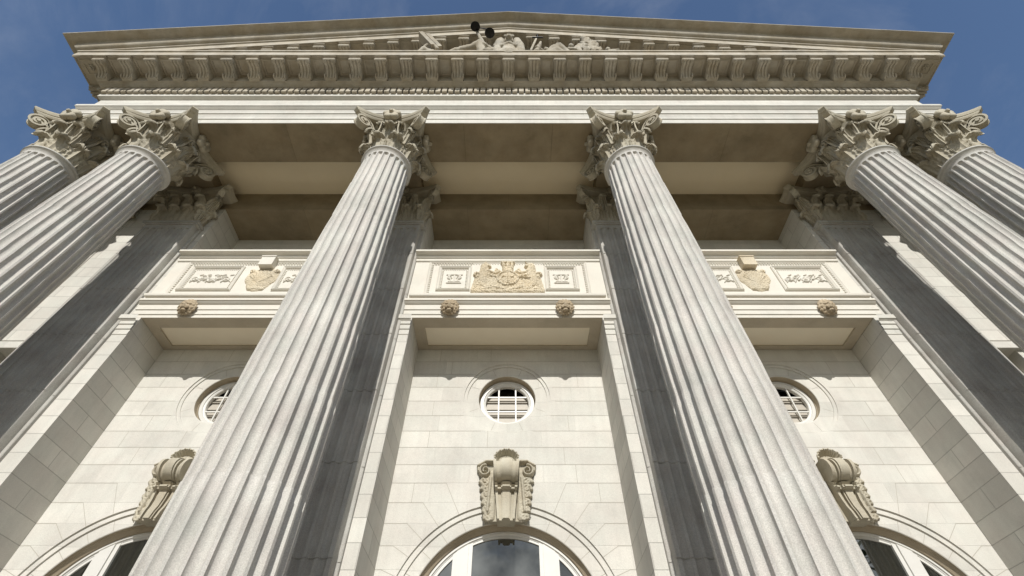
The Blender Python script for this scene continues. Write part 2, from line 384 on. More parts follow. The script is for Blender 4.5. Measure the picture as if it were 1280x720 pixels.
# lintel + parapet of each bay (lower order)
lint = [(0, 6.98), (0, 7.055), (.02, 7.065), (.02, 7.175), (.04, 7.185), (.04, 7.315), (.055, 7.325), (.085, 7.35), (.105, 7.38), (.12, 7.385), (.12, 7.44), (.02, 7.455)]
led = [(.02, 7.49), (.14, 7.50), (.15, 7.52), (.15, 7.565), (.12, 7.58), (.02, 7.60)]
rail = [(.0, 8.80), (.035, 8.83), (.035, 8.90), (.07, 8.92), (.07, 8.97), (.095, 8.99), (.14, 9.0), (.18, 9.015), (.18, 9.07), (-.35, 9.08)]
def bay_halfs(cx): return 2.18 if cx == 0 else 2.02
for cx in BAY:
    h = 2.14 if cx == 0 else 2.10
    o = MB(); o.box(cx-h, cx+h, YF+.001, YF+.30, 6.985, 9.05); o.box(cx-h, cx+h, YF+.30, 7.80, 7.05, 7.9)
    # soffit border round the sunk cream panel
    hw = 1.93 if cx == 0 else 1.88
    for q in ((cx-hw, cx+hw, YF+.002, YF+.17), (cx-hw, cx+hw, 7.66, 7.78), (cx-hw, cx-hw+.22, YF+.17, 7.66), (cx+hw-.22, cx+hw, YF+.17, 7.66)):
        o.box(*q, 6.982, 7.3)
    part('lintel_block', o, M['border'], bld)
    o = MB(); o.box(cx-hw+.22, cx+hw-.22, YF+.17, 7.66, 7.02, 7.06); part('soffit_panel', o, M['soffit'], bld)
    o = MB(); run(o, lint, [(cx-h, YF), (cx+h, YF)]); part('lintel_moulding', o, M['panel'], bld, smooth=35)
    o = MB(); lh = 1.92
    run(o, led, [(cx-lh, YF+.4), (cx-lh, YF), (cx+lh, YF), (cx+lh, YF+.4)]); part('panel_ledge', o, M['panel'], bld, smooth=35)
    o = MB(); run(o, rail, [(cx-h, YF), (cx+h, YF)]); part('parapet_rail', o, M['panel'], bld, smooth=35)
    o = MB(); o.box(cx-h+.001, cx+h-.001, YF-.004, YF+.01, 7.46, 8.82); part('parapet_face', o, M['panel'], bld)

# --- relief height fields
def field(segs, x0, x1, z0, z1, nx, nz, rough=0., seed=0):
    X, Z = np.meshgrid(np.linspace(x0, x1, nx), np.linspace(z0, z1, nz)); H = np.zeros_like(X)
    for sg in segs:
        ax, az, bx, bz, r0, r1, hh = sg
        dx, dz = bx-ax, bz-az; L2 = dx*dx+dz*dz+1e-9
        t = np.clip(((X-ax)*dx+(Z-az)*dz)/L2, 0, 1); D = np.hypot(X-ax-t*dx, Z-az-t*dz); r = r0+(r1-r0)*t
        H = np.maximum(H, hh*np.sqrt(np.clip(1-(D/r)**2, 0, 1)))
    if rough:
        rs = np.random.RandomState(seed)
        for sc, am in ((70, .5), (130, .35)):
            P = rs.rand(4)*6; nn = np.sin(X*sc+P[0]+2*np.sin(Z*sc*.7+P[1]))*np.sin(Z*sc*.9+P[2]+2*np.sin(X*sc*.6+P[3]))
            H = np.where(H > 0, np.maximum(H+nn*am*rough, .004), 0)
    return X, Z, H
def relief(name, segs, bounds, res, y, mat, parent, rough=0., seed=0, cx=0., label=None):
    x0, x1, z0, z1 = bounds; nx = int((x1-x0)/res)+1; nz = int((z1-z0)/res)+1
    X, Z, H = field(segs, x0, x1, z0, z1, nx, nz, rough, seed)
    mb = MB(); idx = {}; fs = []
    for j in range(nz-1):
        for i in range(nx-1):
            if H[j, i] > 0 or H[j+1, i] > 0 or H[j, i+1] > 0 or H[j+1, i+1] > 0:
                q = []
                for (jj, ii) in ((j, i), (j, i+1), (j+1, i+1), (j+1, i)):
                    if (jj, ii) not in idx:
                        idx[(jj, ii)] = len(mb.v); mb.v.append((X[jj, ii]+cx, y-H[jj, ii] + (.003 if H[jj, ii] == 0 else 0), Z[jj, ii]))
                    q.append(idx[(jj, ii)])
                mb.f.append(tuple(q))
    return part(name, mb, mat, parent, smooth=60, label=label)
def spiral(cx, cz, r0, r1, a0, turns, w0, w1, h, n=26):
    out = []; prev = None
    for k in range(n+1):
        t = k/n; r = r0+(r1-r0)*t; a = a0+turns*2*PI*t; q = (cx+r*math.cos(a), cz+r*math.sin(a))
        if prev: out.append((*prev, *q, w0+(w1-w0)*t, w0+(w1-w0)*t, h))
        prev = q
    return out
def frame(mb, x0, x1, z0, z1, w, y, d):     # moulded picture-frame strip standing d proud of y
    o = [(0, 0), (0, -d*.6), (w*.25, -d), (w*.55, -d*.55), (w*.75, -d*.75), (w, -d*.3), (w, 0)]
    rows = []
    for (sx, sz, X0, Z0) in ((1, 1, x0, z0), (-1, 1, x1, z0), (-1, -1, x1, z1), (1, -1, x0, z1)):
        rows.append([(X0+sx*a, y+b, Z0+sz*a) for a, b in o])
    mb.grid(rows, close_v=True)
def beads(mb, pts, r, y):
    for x, z in pts:
        mb.lathe([(.001, -r), (r*.8, -r*.6), (r, 0), (r*.8, r*.6), (.001, r)], 6); n = 30
        for i in range(len(mb.v)-n, len(mb.v)):
            a = mb.v[i]; mb.v[i] = (a[0]+x, a[1]+y, a[2]+z)
YQ = YF-.005
for bi, cx in enumerate(BAY):
    f = MB(); hw = 1.80
    frame(f, cx-hw, cx+hw, 7.62, 8.80, .06, YQ, .035)
    xs_ = np.arange(cx-hw+.09, cx+hw-.08, .062)
    beads(f, [(x, 8.715) for x in xs_], .024, YQ-.006)
    zs_ = np.arange(7.70, 8.70, .062); beads(f, [(cx-hw+.085, z) for z in zs_] + [(cx+hw-.085, z) for z in zs_], .024, YQ-.006)
    part('panel_frame', f, M['panel'], bld, smooth=40)
    if cx == 0: boxes = [(-1.56, -.82), (.82, 1.56)]
    else: boxes = [(cx-1.62, cx-.44), (cx+.44, cx+1.62)]
    for (x0, x1) in boxes:
        f = MB(); frame(f, x0, x1, 7.80, 8.62, .075, YQ, .05)
        xs_ = np.arange(x0+.12, x1-.1, .05); beads(f, [(x, 8.525) for x in xs_], .018, YQ-.004)
        zs_ = np.arange(7.92, 8.5, .05); beads(f, [(x0+.10, z) for z in zs_] + [(x1-.10, z) for z in zs_], .018, YQ-.004)
        pf = part('carved_panel', f, M['panel'], bld, smooth=40)
        mx_ = (x0+x1)/2; sg = []
        if cx == 0:      # vase-like ornament
            sg += [(mx_-.16, 8.34, mx_+.16, 8.34, .025, .025, .03), (mx_-.15, 8.06, mx_+.15, 8.06, .02, .02, .03), (mx_-.12, 8.10, mx_+.12, 8.10, .02, .02, .03), (mx_, 8.1, mx_, 8.3, .03, .02, .03)]
            for s in (-1, 1):
                sg += spiral(mx_+s*.09, 8.24, .07, .015, PI/2 if s < 0 else PI/2, s*-1.2, .018, .01, .03)
                sg += [(mx_+s*.06, 8.12, mx_+s*.13, 8.32, .015, .02, .025)]
        else:            # long scrolling foliage
            for k in range(-2, 3):
                q = mx_+k*.17
                sg += spiral(q, 8.20+(.03 if k % 2 else -.03), .085, .015, k*1.3, 1.4*(1 if k % 2 else -1), .022, .012, .038)
                sg += [(q, 8.2, q+.12, 8.2+.1*(1 if k % 2 else -1), .018, .01, .03), (q, 8.2, q-.08, 8.2-.12, .016, .01, .03), (q+.05, 8.32, q+.1, 8.34, .02, .02, .03)]
            sg += [(mx_-.4, 8.2, mx_+.4, 8.2, .012, .012, .02)]
        relief('carved_ornament', sg, (mx_-.5, mx_+.5, 7.92, 8.48), .008, YQ+.002, M['panel'], pf, rough=.006)
# royal arms in the middle bay (shield, crown, lion and unicorn supporters, scroll)
sg = []
sh = lambda *a: sg.append(a)
sh(0, 8.22, 0, 8.10, .20, .16, .10)                     # shield
sg += spiral(0, 8.17, .23, .23, 0, 1, .03, .03, .12, 30)    # garter
sh(-.13, 8.19, .13, 8.19, .012, .012, .13); sh(0, 8.33, 0, 8.0, .012, .012, .13)
sh(0, 8.42, 0, 8.50, .10, .12, .12); sh(-.10, 8.60, .10, 8.60, .03, .03, .15); sh(-.13, 8.72, .13, 8.72, .035, .035, .14); sh(-.08, 8.52, -.1, 8.68, .04, .04, .12); sh(.08, 8.52, .1, 8.68, .04, .04, .12); sh(0, 8.52, 0, 8.70, .045, .05, .13)
for s in (-1, 1):
    sh(s*.60, 8.02, s*.50, 8.36, .12, .13, .11)          # body rearing
    sh(s*.52, 8.40, s*.53, 8.62, .11, .085, .12)         # neck and mane
    sh(s*.52, 8.64, s*.42, 8.60, .07, .045, .13)         # head
    sh(s*.45, 8.42, s*.28, 8.34, .045, .03, .12); sh(s*.45, 8.30, s*.27, 8.22, .045, .03, .12)   # forelegs
    sh(s*.62, 8.02, s*.50, 7.88, .06, .04, .11); sh(s*.66, 8.0, s*.70, 7.84, .06, .04, .10)
    sg.extend(spiral(s*.70, 8.30, .10, .04, -PI/2, -s*.8, .028, .03, .09, 16))                   # tail
    sh(s*.20, 8.42, s*.38, 8.28, .05, .03, .09); sh(s*.25, 8.5, s*.30, 8.38, .03, .03, .08)
    sh(s*.75, 7.80, s*.30, 7.86, .06, .05, .08); sh(s*.35, 7.90, s*.05, 7.80, .045, .05, .10)
sh(-.52, 8.70, -.50, 8.74, .03, .02, .1); sh(.45, 8.66, .40, 8.76, .014, .006, .12)
sh(.22, 8.20, .50, 8.16, .018, .018, .15)
sh(-.76, 7.765, .76, 7.765, .05, .05, .07)
for q_ in np.linspace(-.66, .66, 9): sh(q_, 7.82, q_*.93, 8.22 + .12*abs(q_), .13, .10, .045)
sg = [(a_, b_, c_, d_, e_*1.12, f_*1.12, .035+h_*.42) for a_, b_, c_, d_, e_, f_, h_ in sg]
crest = relief('coat_of_arms', sg, (-.80, .80, 7.70, 8.78), .0085, YQ, M['ochre'], bld, rough=.022, seed=3)
crest['label'] = 'ochre stone coat of arms with lion and unicorn supporters'
bk = MB(); bk.box(-.80, .80, YQ-.012, YQ+.004, 7.69, 8.78); part('crest_slab', bk, M['panel'], bld)
for s in (-1, 1):
    c0 = s*5.47; sg = []
    sg += [(c0-.05, 8.24, c0+.05, 8.24, .31, .31, .06), (c0, 8.2, c0, 8.04, .31, .26, .06)]
    sg += spiral(c0-.27, 8.42, .055, .02, 0, 1.2, .03, .02, .06) + spiral(c0+.27, 8.42, .055, .02, PI, -1.2, .03, .02, .06)
    for k in range(9): sg += [(c0, 8.0, c0+.24*math.cos(PI*(.06+.11*k)), 8.2+.22*math.sin(PI*(.06+.11*k)), .03, .028, .068)]
    sg += [(c0-.14, 7.86, c0+.14, 7.86, .05, .05, .05)]
    relief('cartouche', sg, (c0-.38, c0+.38, 7.74, 8.56), .0085, YQ, M['ochre'], bld, rough=.016, seed=5+s)
    o = MB(); o.box(c0-.155, c0+.155, YQ-.17, YQ+.01, 8.52, 8.80); o.box(c0-.17, c0+.17, YQ-.185, YQ+.005, 8.80, 8.83)
    part('cartouche_block', o, M['panel'] if s < 0 else M['ochre'], bld, label='plain projecting block above the left cartouche' if s < 0 else 'weathered ochre block above the right cartouche')

# --- voxel sculpting
DEPS = None
def blob_mesh(name, items, vox, disp=None, iters=2):
    bm = bmesh.new()
    def sph(c, r, rad=(1,1,1), rot=None, sub=3):
        Mx = Matrix.Translation(c) @ (rot.to_4x4() if rot else Matrix.Identity(4)) @ Matrix.Diagonal((rad[0], rad[1], rad[2], 1))
        bmesh.ops.create_icosphere(bm, subdivisions=sub, radius=r, matrix=Mx)
    for it in items:
        if it[0] == 'e':            # ellipsoid
            sph(it[1], 1, it[2], it[3] if len(it) > 3 else None)
        elif it[0] == 'b':          # box
            c, d = it[1], it[2]; rt = it[3] if len(it) > 3 else None
            bmesh.ops.create_cube(bm, size=1, matrix=Matrix.Translation(c) @ (rt.to_4x4() if rt else Matrix.Identity(4)) @ Matrix.Diagonal((*d, 1)))
        else:                       # chain of tapered capsules
            pts = it[1]; rad = it[2]
            for i in range(len(pts)-1):
                a, b_ = Vector(pts[i]), Vector(pts[i+1]); L_ = (b_-a).length
                q = (b_-a).to_track_quat('Z', 'Y').to_matrix().to_4x4()
                bmesh.ops.create_cone(bm, cap_ends=True, segments=16, radius1=rad[i], radius2=rad[i+1], depth=L_, matrix=Matrix.Translation((a+b_)/2) @ q)
            for p_, r_ in zip(pts, rad): sph(p_, r_, sub=2)
    me = bpy.data.meshes.new(name+'_raw'); bm.to_mesh(me); bm.free()
    ob = bpy.data.objects.new('temp_sculpt', me); COL.objects.link(ob)
    md = ob.modifiers.new('r', 'REMESH'); md.mode = 'VOXEL'; md.voxel_size = vox; md.use_smooth_shade = True
    ms = ob.modifiers.new('s', 'SMOOTH'); ms.factor = .5; ms.iterations = iters
    dg = bpy.context.evaluated_depsgraph_get(); out = bpy.data.meshes.new_from_object(ob.evaluated_get(dg))
    bpy.data.objects.remove(ob); bpy.data.meshes.remove(me)
    out.name = name
    if disp:
        out.update(); 
        nrm = [v.normal.copy() for v in out.vertices]
        for v, n_ in zip(out.vertices, nrm): v.co = v.co + n_*disp(v.co)
    out.shade_smooth(); return out
def ng(p, s): return noise.noise(Vector(p)*s)

def lion_mesh():
    it = [('e', (0, .0, 0), (.115, .12, .13)), ('e', (0, -.12, -.035), (.062, .09, .05)), ('e', (-.045, -.14, -.045), (.038, .05, .035)), ('e', (.045, -.14, -.045), (.038, .05, .035)),
          ('e', (0, -.2, -.005), (.028, .03, .02)), ('e', (0, -.11, -.115), (.045, .07, .028)), ('e', (-.05, -.10, .045), (.04, .04, .022)), ('e', (.05, -.10, .045), (.04, .04, .022)),
          ('e', (0, -.11, .04), (.022, .09, .03)), ('e', (-.1, -.03, .09), (.03, .03, .035)), ('e', (.1, -.03, .09), (.03, .03, .035)), ('e', (0, .06, 0), (.13, .09, .14))]
    for k in range(14):
        a_ = 2*PI*k/14; it.append(('e', (.135*math.cos(a_), .02, .145*math.sin(a_)), (.04, .06, .04)))
    for k in range(11):
        a_ = 2*PI*(k+.5)/11; it.append(('e', (.11*math.cos(a_), -.05, .115*math.sin(a_)), (.032, .04, .032)))
    return blob_mesh('lion_head', it, .0095, lambda c: .010*ng(c, 30) , 1)
lm = lion_mesh(); lm.materials.append(M['tan'])
for i, (lx) in enumerate((-6.56, -4.42, -1.18, 1.18, 4.42, 6.56)):
    o = put('lion_head', lm, bld, (lx, YF-.105, 7.19)); o.rotation_euler.x = R(8); o.scale = (1.12, .55, 1.12)

# --- bay walls: oculus + arch openings, mouldings, windows, keystones
AZ, AR = 1.906, 1.73; OZ = 5.731
def arc(cx, cz, r, a0, a1, n): return [(cx+r*math.cos(a0+(a1-a0)*k/n), cz+r*math.sin(a0+(a1-a0)*k/n)) for k in range(n+1)]
def bay_wall(cx):
    W = 2.0; mb = MB(); zb = GZ
    outer = [(cx-W, zb), (cx-AR, zb)] + arc(cx, AZ, AR, PI, 0, 64) + [(cx+AR, zb), (cx+W, zb), (cx+W, 7.2), (cx-W, 7.2)]
    hole = arc(cx, OZ, .845, 0, 2*PI, 72)[:-1]
    mb.plate(outer, [hole], YW)
    mb.ring(cx, OZ, [(.845, YW), (.845, YW+.022), (.785, YW+.022), (.785, YW+.044), (.565, YW+.044), (.555, YW+.054), (.555, YW+.17), (.545, YW+.18), (.545, YW+.34)], 0, 2*PI, 84)
    pr = [(AR, YW), (AR, YW+.028), (AR-.085, YW+.028), (AR-.085, YW+.056), (1.45, YW+.056), (1.44, YW+.066), (1.44, YW+.10), (1.425, YW+.11), (1.425, YW+.125), (1.40, YW+.15), (1.375, YW+.17), (1.37, YW+.19), (1.37, YW+.34)]
    mb.ring(cx, AZ, pr, 0, PI, 96)
    for s in (-1, 1):
        rows = [[(cx+s*r, y, z) for r, y in pr] for z in (zb, AZ)]; mb.grid(rows)
    # mortar joints of the ashlar, radial round the arch and the oculus
    j = MB(); yj = YW-.0015; t = .0038
    def seg(x0, z0, x1, z1, y=yj):
        d_ = Vector((x1-x0, z1-z0)); 
        if d_.length < .02: return
        n_ = Vector((-d_.y, d_.x)).normalized()*t
        j.add([(cx+x0+n_.x, y, z0+n_.y), (cx+x1+n_.x, y, z1+n_.y), (cx+x1-n_.x, y, z1-n_.y), (cx+x0-n_.x, y, z0-n_.y)], [(0,1,2,3)])
    rr = random.Random(int(cx*10)+50)
    cut = 0
    zs = [6.645-.333*k for k in range(-1, 25)]
    def lim(z):             # inner end of the horizontal joint
        l = 0.
        if abs(z-OZ) < .845: l = math.sqrt(.845**2-(z-OZ)**2)+.0
        return l
    hw = 1.93
    steps_ = []
    for k, z in enumerate(zs):
        if z < 1.0: continue
        if z > 4.55 or z > 6.6:
            x = lim(z); x = x + (.09 if x else 0)
            for s in (-1, 1):
                seg(s*x, z, s*hw, z)
                if x:
                    q = .845; an = math.atan2(z-OZ, x); seg(s*x, z, s*.50*math.cos(an*.9)*1.13, OZ+.5*math.sin(an*.9)*1.13, YW+.0425 if False else yj) if False else None
        else:
            ang = {0: 78, 1: 64, 2: 52, 3: 42, 4: 32, 5: 22, 6: 12, 7: 4, 8: 1}.get(int(round((4.647-.333*1-z)/.333)), 1)
            an = R(ang); 
            zz = z; rr_ = (zz-AZ)/math.sin(an) if ang > 1 else AR
            if rr_ < AR+.12: rr_ = AR+.12
            xx = rr_*math.cos(an)
            for s in (-1, 1):
                if xx < hw: seg(s*xx, zz, s*hw, zz)
                zi = AZ+AR*math.sin(an); xi = AR*math.cos(an)
                if ang > 1: seg(s*min(xx, hw), zz if xx <= hw else zz, s*xi, zi)
        # vertical joints
    for k in range(len(zs)-1):
        z1, z0 = zs[k], zs[k+1]
        if z0 < 2.4: continue
        for s in (-1, 1):
            if rr.random() < .35: continue
            for x in ((1.02 if k % 2 else 1.42),):
                if z0 > 4.2: x_ = x
                elif z0 > 3.6: x_ = 1.55 if k % 2 else 1.2
                else: continue
                mid = (z0+z1)/2
                if abs(mid-OZ) < 1.0 and x_ < 1.1: x_ = 1.15
                seg(s*x_, z0, s*x_, z1)
            if z0 > 6.6 or (4.4 < z0 < 4.7): seg(s*.35, z0, s*.35, z1)
    for k in range(8):      # oculus voussoir joints
        an = 2*PI*(k+.5)/8; c_, s_ = math.cos(an), math.sin(an)
        seg(.60*c_, OZ+.60*s_, .78*c_, OZ+.78*s_, YW+.0425)
    for k in range(1, 14):
        an = PI*(k)/14; 
        if abs(an-PI/2) < .2: continue
        c_, s_ = math.cos(an), math.sin(an); seg(1.455*c_, AZ+1.455*s_, 1.64*c_, AZ+1.64*s_, YW+.0545)
    n0 = len(mb.f); mb.merge(j); o = part('bay_wall', mb, M['wall'], bld, smooth=25); o.data.materials.append(M['mortar'])
    for f_ in o.data.polygons[n0:]: f_.material_index = 1
    o.data.materials.append(M['intrados_shade'])  # reveal faces get the colour with shade painted in
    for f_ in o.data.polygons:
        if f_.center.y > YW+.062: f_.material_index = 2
def oculus(cx):
    y = YW+.20
    f = MB(); f.ring(cx, OZ, [(.545, y+.01), (.54, y), (.53, y-.02), (.47, y-.02), (.46, y), (.44, y+.005), (.425, y+.02), (.425, y+.09), (.545, y+.09)], 0, 2*PI, 84)
    w = part('oculus_window', f, M['white'], bld, smooth=40)
    f = MB(); t = .0135
    for s in (-1, 1):
        hh = math.sqrt(.43**2-.17**2)
        f.box(cx+s*.17-t, cx+s*.17+t, y+.02, y+.055, OZ-hh, OZ+hh); f.box(cx-hh, cx+hh, y+.026, y+.05, OZ+s*.17-t, OZ+s*.17+t)
    part('glazing_bars', f, M['white'], w)
    f = MB()
    for k in range(-3, 2):
        z = OZ+.165*k; f.prism([(y+.095, z-.078), (y+.125, z+.078), (y+.137, z+.07), (y+.107, z-.086)], 'x', cx-.5, cx+.5)
    part('louvres', f, M['louvre'], w)
    f = MB(); f.box(cx-.6, cx+.6, y+.42, y+.45, OZ-.6, OZ+.6); part('dark_backing', f, M['dark'], w)
def arch_window(cx):
    y = YW+.215; f = MB()
    f.ring(cx, AZ, [(1.37, y), (1.365, y-.02), (1.335, y-.02), (1.33, y), (1.312, y+.005), (1.31, y+.06), (1.37, y+.06)], 0, PI, 90)
    for s in (-1, 1):
        f.box(min(cx+s*1.30, cx+s*1.40), max(cx+s*1.30, cx+s*1.37), y-.02, y+.06, GZ+.3, AZ)
    w = part('arched_window', f, M['white'], bld, smooth=35)
    f = MB()
    for s in (-1, 1):
        zt = math.sqrt(1.31**2-.52**2)+AZ; zt2 = math.sqrt(1.31**2-.82**2)+AZ
        for x0, x1, yy in ((.52, .58, y-.0), (.58, .76, y-.03), (.76, .82, y-.0)):
            za = AZ+math.sqrt(1.312**2-x0**2); zb2 = AZ+math.sqrt(1.312**2-x1**2)
            poly = [(cx+s*x0, GZ+.3), (cx+s*x1, GZ+.3), (cx+s*x1, zb2), (cx+s*x0, za)]
            f.prism(poly, 'y', yy, y+.055)
        # inner beads
        f.prism([(cx+s*a_[0], a_[1]) for a_ in [(1.31*math.cos(q), AZ+1.31*math.sin(q)) for q in np.linspace(.0, math.acos(.82/1.31), 14)] + [((1.27)*math.cos(q), AZ+1.27*math.sin(q)) for q in np.linspace(math.acos(.82/1.27), 0, 14)]], 'y', y+.012, y+.05)
    f.prism([(cx+1.31*math.cos(q), AZ+1.31*math.sin(q)) for q in np.linspace(math.acos(.52/1.31), PI-math.acos(.52/1.31), 14)] + [(cx+1.28*math.cos(q), AZ+1.28*math.sin(q)) for q in np.linspace(PI-math.acos(.52/1.28), math.acos(.52/1.28), 14)], 'y', y+.012, y+.05)
    f.box(cx-1.31, cx+1.31, y-.02, y+.05, 1.0, 1.12)
    part('mullions', f, M['white'], w)
    g_ = MB(); pts = [(cx-1.34, GZ+.3)] + arc(cx, AZ, 1.34, PI, 0, 40) + [(cx+1.34, GZ+.3)]
    g_.prism(pts, 'y', y+.04, y+.048); part('glass', g_, M['glass'], w)
for cx in BAY: bay_wall(cx); oculus(cx); arch_window(cx)

def keystone(parent):
    # local: x across, y 0 = wall (negative outwards), z 0 = arch crown
    m = MB()
    def centre_prof(k):      # S-scroll; k scales the projection
        P_ = [(0.0, 0.90)]
        cz, cy, r = .72, -.20*k, .19
        for t in np.linspace(R(80), R(-95), 16): P_.append((cy - r*math.cos(t)*1.0*k, cz + r*math.sin(t)))
        P_ += [(-.24*k, .50), (-.20*k, .47), (-.19*k, .445), (-.26*k, .435), (-.27*k, .41), (-.25*k, .395), (-.19*k, .38), (-.185*k, .25), (-.20*k, .12), (-.23*k, .03), (-.25*k, -.09), (0.05, -.09)]
        return P_
    def strip(u0, u1, k):    # tapering strip: half width shrinks downward
        pr = [(y + (1-k)*.42 if y < -.01 else y, z) for y, z in centre_prof(1.0)]; n = len(pr)
        tw = lambda z: .62 + .38*min(max((z+.06)/.9, 0), 1)
        vs = [(u0*tw(z), y, z) for y, z in pr] + [(u1*tw(z), y, z) for y, z in pr]
        m.add(vs, [tuple(range(n)), tuple(range(n, 2*n))[::-1]] + [(i, (i+1) % n, n+(i+1) % n, n+i) for i in range(n)])
    strip(-.22, -.17, 1.0); strip(-.17, -.10, .84); strip(-.10, -.075, .98); strip(-.075, .075, 1.06); strip(.075, .10, .98); strip(.10, .17, .84); strip(.17, .22, 1.0)
    core = m.mesh('scroll', 30)
    ko = put('keystone', core, parent, (0, YW, AZ+1.47), M['carve'])
    sg = []
    for s in (-1, 1):
        sg += spiral(s*.36, .78, .105, .02, PI*.5, -s*1.6, .03, .018, .10)
        sg += [(s*.47, .90, s*.48, .80, .03, .02, .06), (s*.26, .66, s*.30, .10, .035, .03, .09)]
        for k in range(6):
            z = .60-.12*k; x = (.35-.012*k); r = .05-.002*k
            sg += spiral(s*x, z, r*1.4, .012, PI*(.2 if k % 2 else 1.1), (1 if k % 2 else -1)*s*1.1, .032, .02, .058, 12)
            sg += [(s*(x+.05), z+.04, s*(x+.085-.006*k), z, .035, .03, .045), (s*(x-.03), z-.03, s*(x+.04), z+.05, .02, .025, .06)]
        sg += [(s*.25, .95, s*.36, .95, .035, .03, .10), (s*.36, .95, s*.48, .88, .03, .03, .09)]
        sg += [(s*.235, .75, s*.225, .0, .06, .05, .05), (s*.33, .7, s*.27, -.02, .10, .06, .035)]
    fo = relief('keystone_foliage', sg, (-.56, .56, -.06, 1.02), .008, 0, M['carve'], None, rough=.006)
    fo.parent = ko; fo.location = (0, -.03, 0)
    bx = MB(); bx.prism([(-.40, .86), (.40, .86), (.29, -.05), (-.29, -.05)], 'y', -.05, .06)
    part('keystone_block', bx, M['carve'], ko).location = (0, 0, 0)
    sh_ = MB()
    for k in range(17):
        an = PI*(k+.5)/17; rr_ = .205+.012*(k % 2)
        p0 = (.05*math.cos(an), -.12, .93+.03*math.sin(an)); p1 = (.15*math.cos(an), -.10, .93+.12*math.sin(an)); p2 = (rr_*math.cos(an), -.22, .95+rr_*math.sin(an)*.8)
        sh_.tube([p0, p1, p2], [.022, .022, .016], 6)
    rw_ = []
    for k in range(25):
        an = PI*k/24; rw_.append([(r_*math.cos(an), yy_, .94+r_*math.sin(an)*.8) for r_, yy_ in ((.03, -.13), (.10, -.10), (.15, -.12), (.20, -.20), (.20, -.185), (.15, -.10), (.10, -.08), (.03, -.11))])
    sh_.grid(rw_, close_u=True, caps=True)
    sh_.lathe([(.17, -.01), (.17, .02)], 20); 
    for i in range(len(sh_.v)-40, len(sh_.v)):
        a_ = sh_.v[i]; sh_.v[i] = (a_[0], -.08+a_[2], .90+a_[1]*.8)
    q = part('shell', sh_, M['carve'], ko, smooth=40); q.location = (0, 0, 0)
    return ko
k0 = keystone(bld)
for cx in (-5.55, 5.55): dup(k0, (cx, YW, AZ+1.47), bld)

# ------------------------------------------------------------------ Corinthian order
def leaf(mb, base, nrm, h, W, rc, lean=.06, lobes=5, curl=3.5):
    n = Vector(nrm).normalized(); t = Vector((0, 0, 1)).cross(n); up = Vector((0, 0, 1)); B = Vector(base)
    NS, NU = 34, 13; front = []; back = []
    straight = h - rc; Lt = straight + curl*rc
    for i in range(NS+1):
        q = i/NS*Lt
        if q < straight:
            f = q/straight; o = lean*f*f*1.0; z = q; dn = Vector((1, 0)); 
        else:
            a_ = PI - (q-straight)/rc; o = lean + rc + rc*math.cos(a_); z = straight + rc*math.sin(a_); dn = Vector((math.cos(a_), math.sin(a_)))*-1
        if q >= straight: dn = Vector((-math.cos(PI-(q-straight)/rc), -math.sin(PI-(q-straight)/rc)))
        s = i/NS
        env = (.72 + .38*math.sin(PI*min(s/.75, 1))) if s < .75 else (.72 - .50*((s-.75)/.25)**1.3)
        lob = 1 - .26*(abs(math.sin(lobes*PI*s)) < .55)*1.0*(1-abs(math.sin(lobes*PI*s))/.55)
        w = W*env*lob; rf = []; rb = []
        for j in range(NU):
            u = -1 + 2*j/(NU-1)
            dep = -.22*w*u*u + .016*math.cos(u*PI*4) + .03*math.exp(-(u/.16)**2) + .012*math.sin(lobes*2*PI*s+abs(u)*5)*abs(u)
            p = B + n*(o + dn.x*0) + up*z + t*(u*w)
            N_ = (n*(1 if q < straight else -math.cos(PI-(q-straight)/rc)*1.0) + up*(0 if q < straight else -math.sin(PI-(q-straight)/rc)))
            if q >= straight:      # outward of the arc's inside (visible, under side)
                N_ = n*math.cos((q-straight)/rc) + up*(-math.sin((q-straight)/rc))
            rf.append(p + N_*dep); rb.append(p + N_*(dep-.03))
        front.append(rf); back.append(rb)
    rows = [f + b[::-1] for f, b in zip(front, back)]
    mb.grid(rows, close_u=True, caps=True)
def volute(mb, C, n, r0, w, foot, th=.04, turns=1.9, a_start=110):
    n = Vector(n).normalized(); t = Vector((0, 0, 1)).cross(n); C = Vector((C[0], C[1]))
    P = lambda q: n*q[0] + Vector((0, 0, q[1]))
    st = C + Vector((math.cos(R(a_start)), math.sin(R(a_start))))*r0
    tan = Vector((math.sin(R(a_start)), -math.cos(R(a_start))))
    p0 = Vector(foot); p1 = p0 + Vector((.02, .36)); p2 = st - tan*.16; pts = []; ww = []
    for k in range(14):
        s = k/14; q = p0*(1-s)**3 + p1*3*s*(1-s)**2 + p2*3*s*s*(1-s) + st*s**3; pts.append(P(q)); ww.append(w*(.55+.45*s))
    for k in range(46):
        s = k/45; a_ = R(a_start) - turns*2*PI*s; r = r0*(1-s)**.85*.9 + r0*.1
        q = C + Vector((math.cos(a_), math.sin(a_)))*r; pts.append(P(q)); ww.append(w*(1-.1*s))
    mb.ribbon(pts, ww, th, t)
    # web and eye
    m2 = MB(); c3 = P(C)
    for hw_, rad in ((w*.30, r0*.86), (w*.62, r0*.20)):
        rows = []
        for sgn in (-1, 1):
            rows.append([c3 + t*(sgn*hw_) + n*(rad*math.cos(a)) + Vector((0, 0, rad*math.sin(a))) for a in np.linspace(0, 2*PI, 20, endpoint=False)])
        mb.grid(rows, close_u=True, caps=True)
CH = 1.42
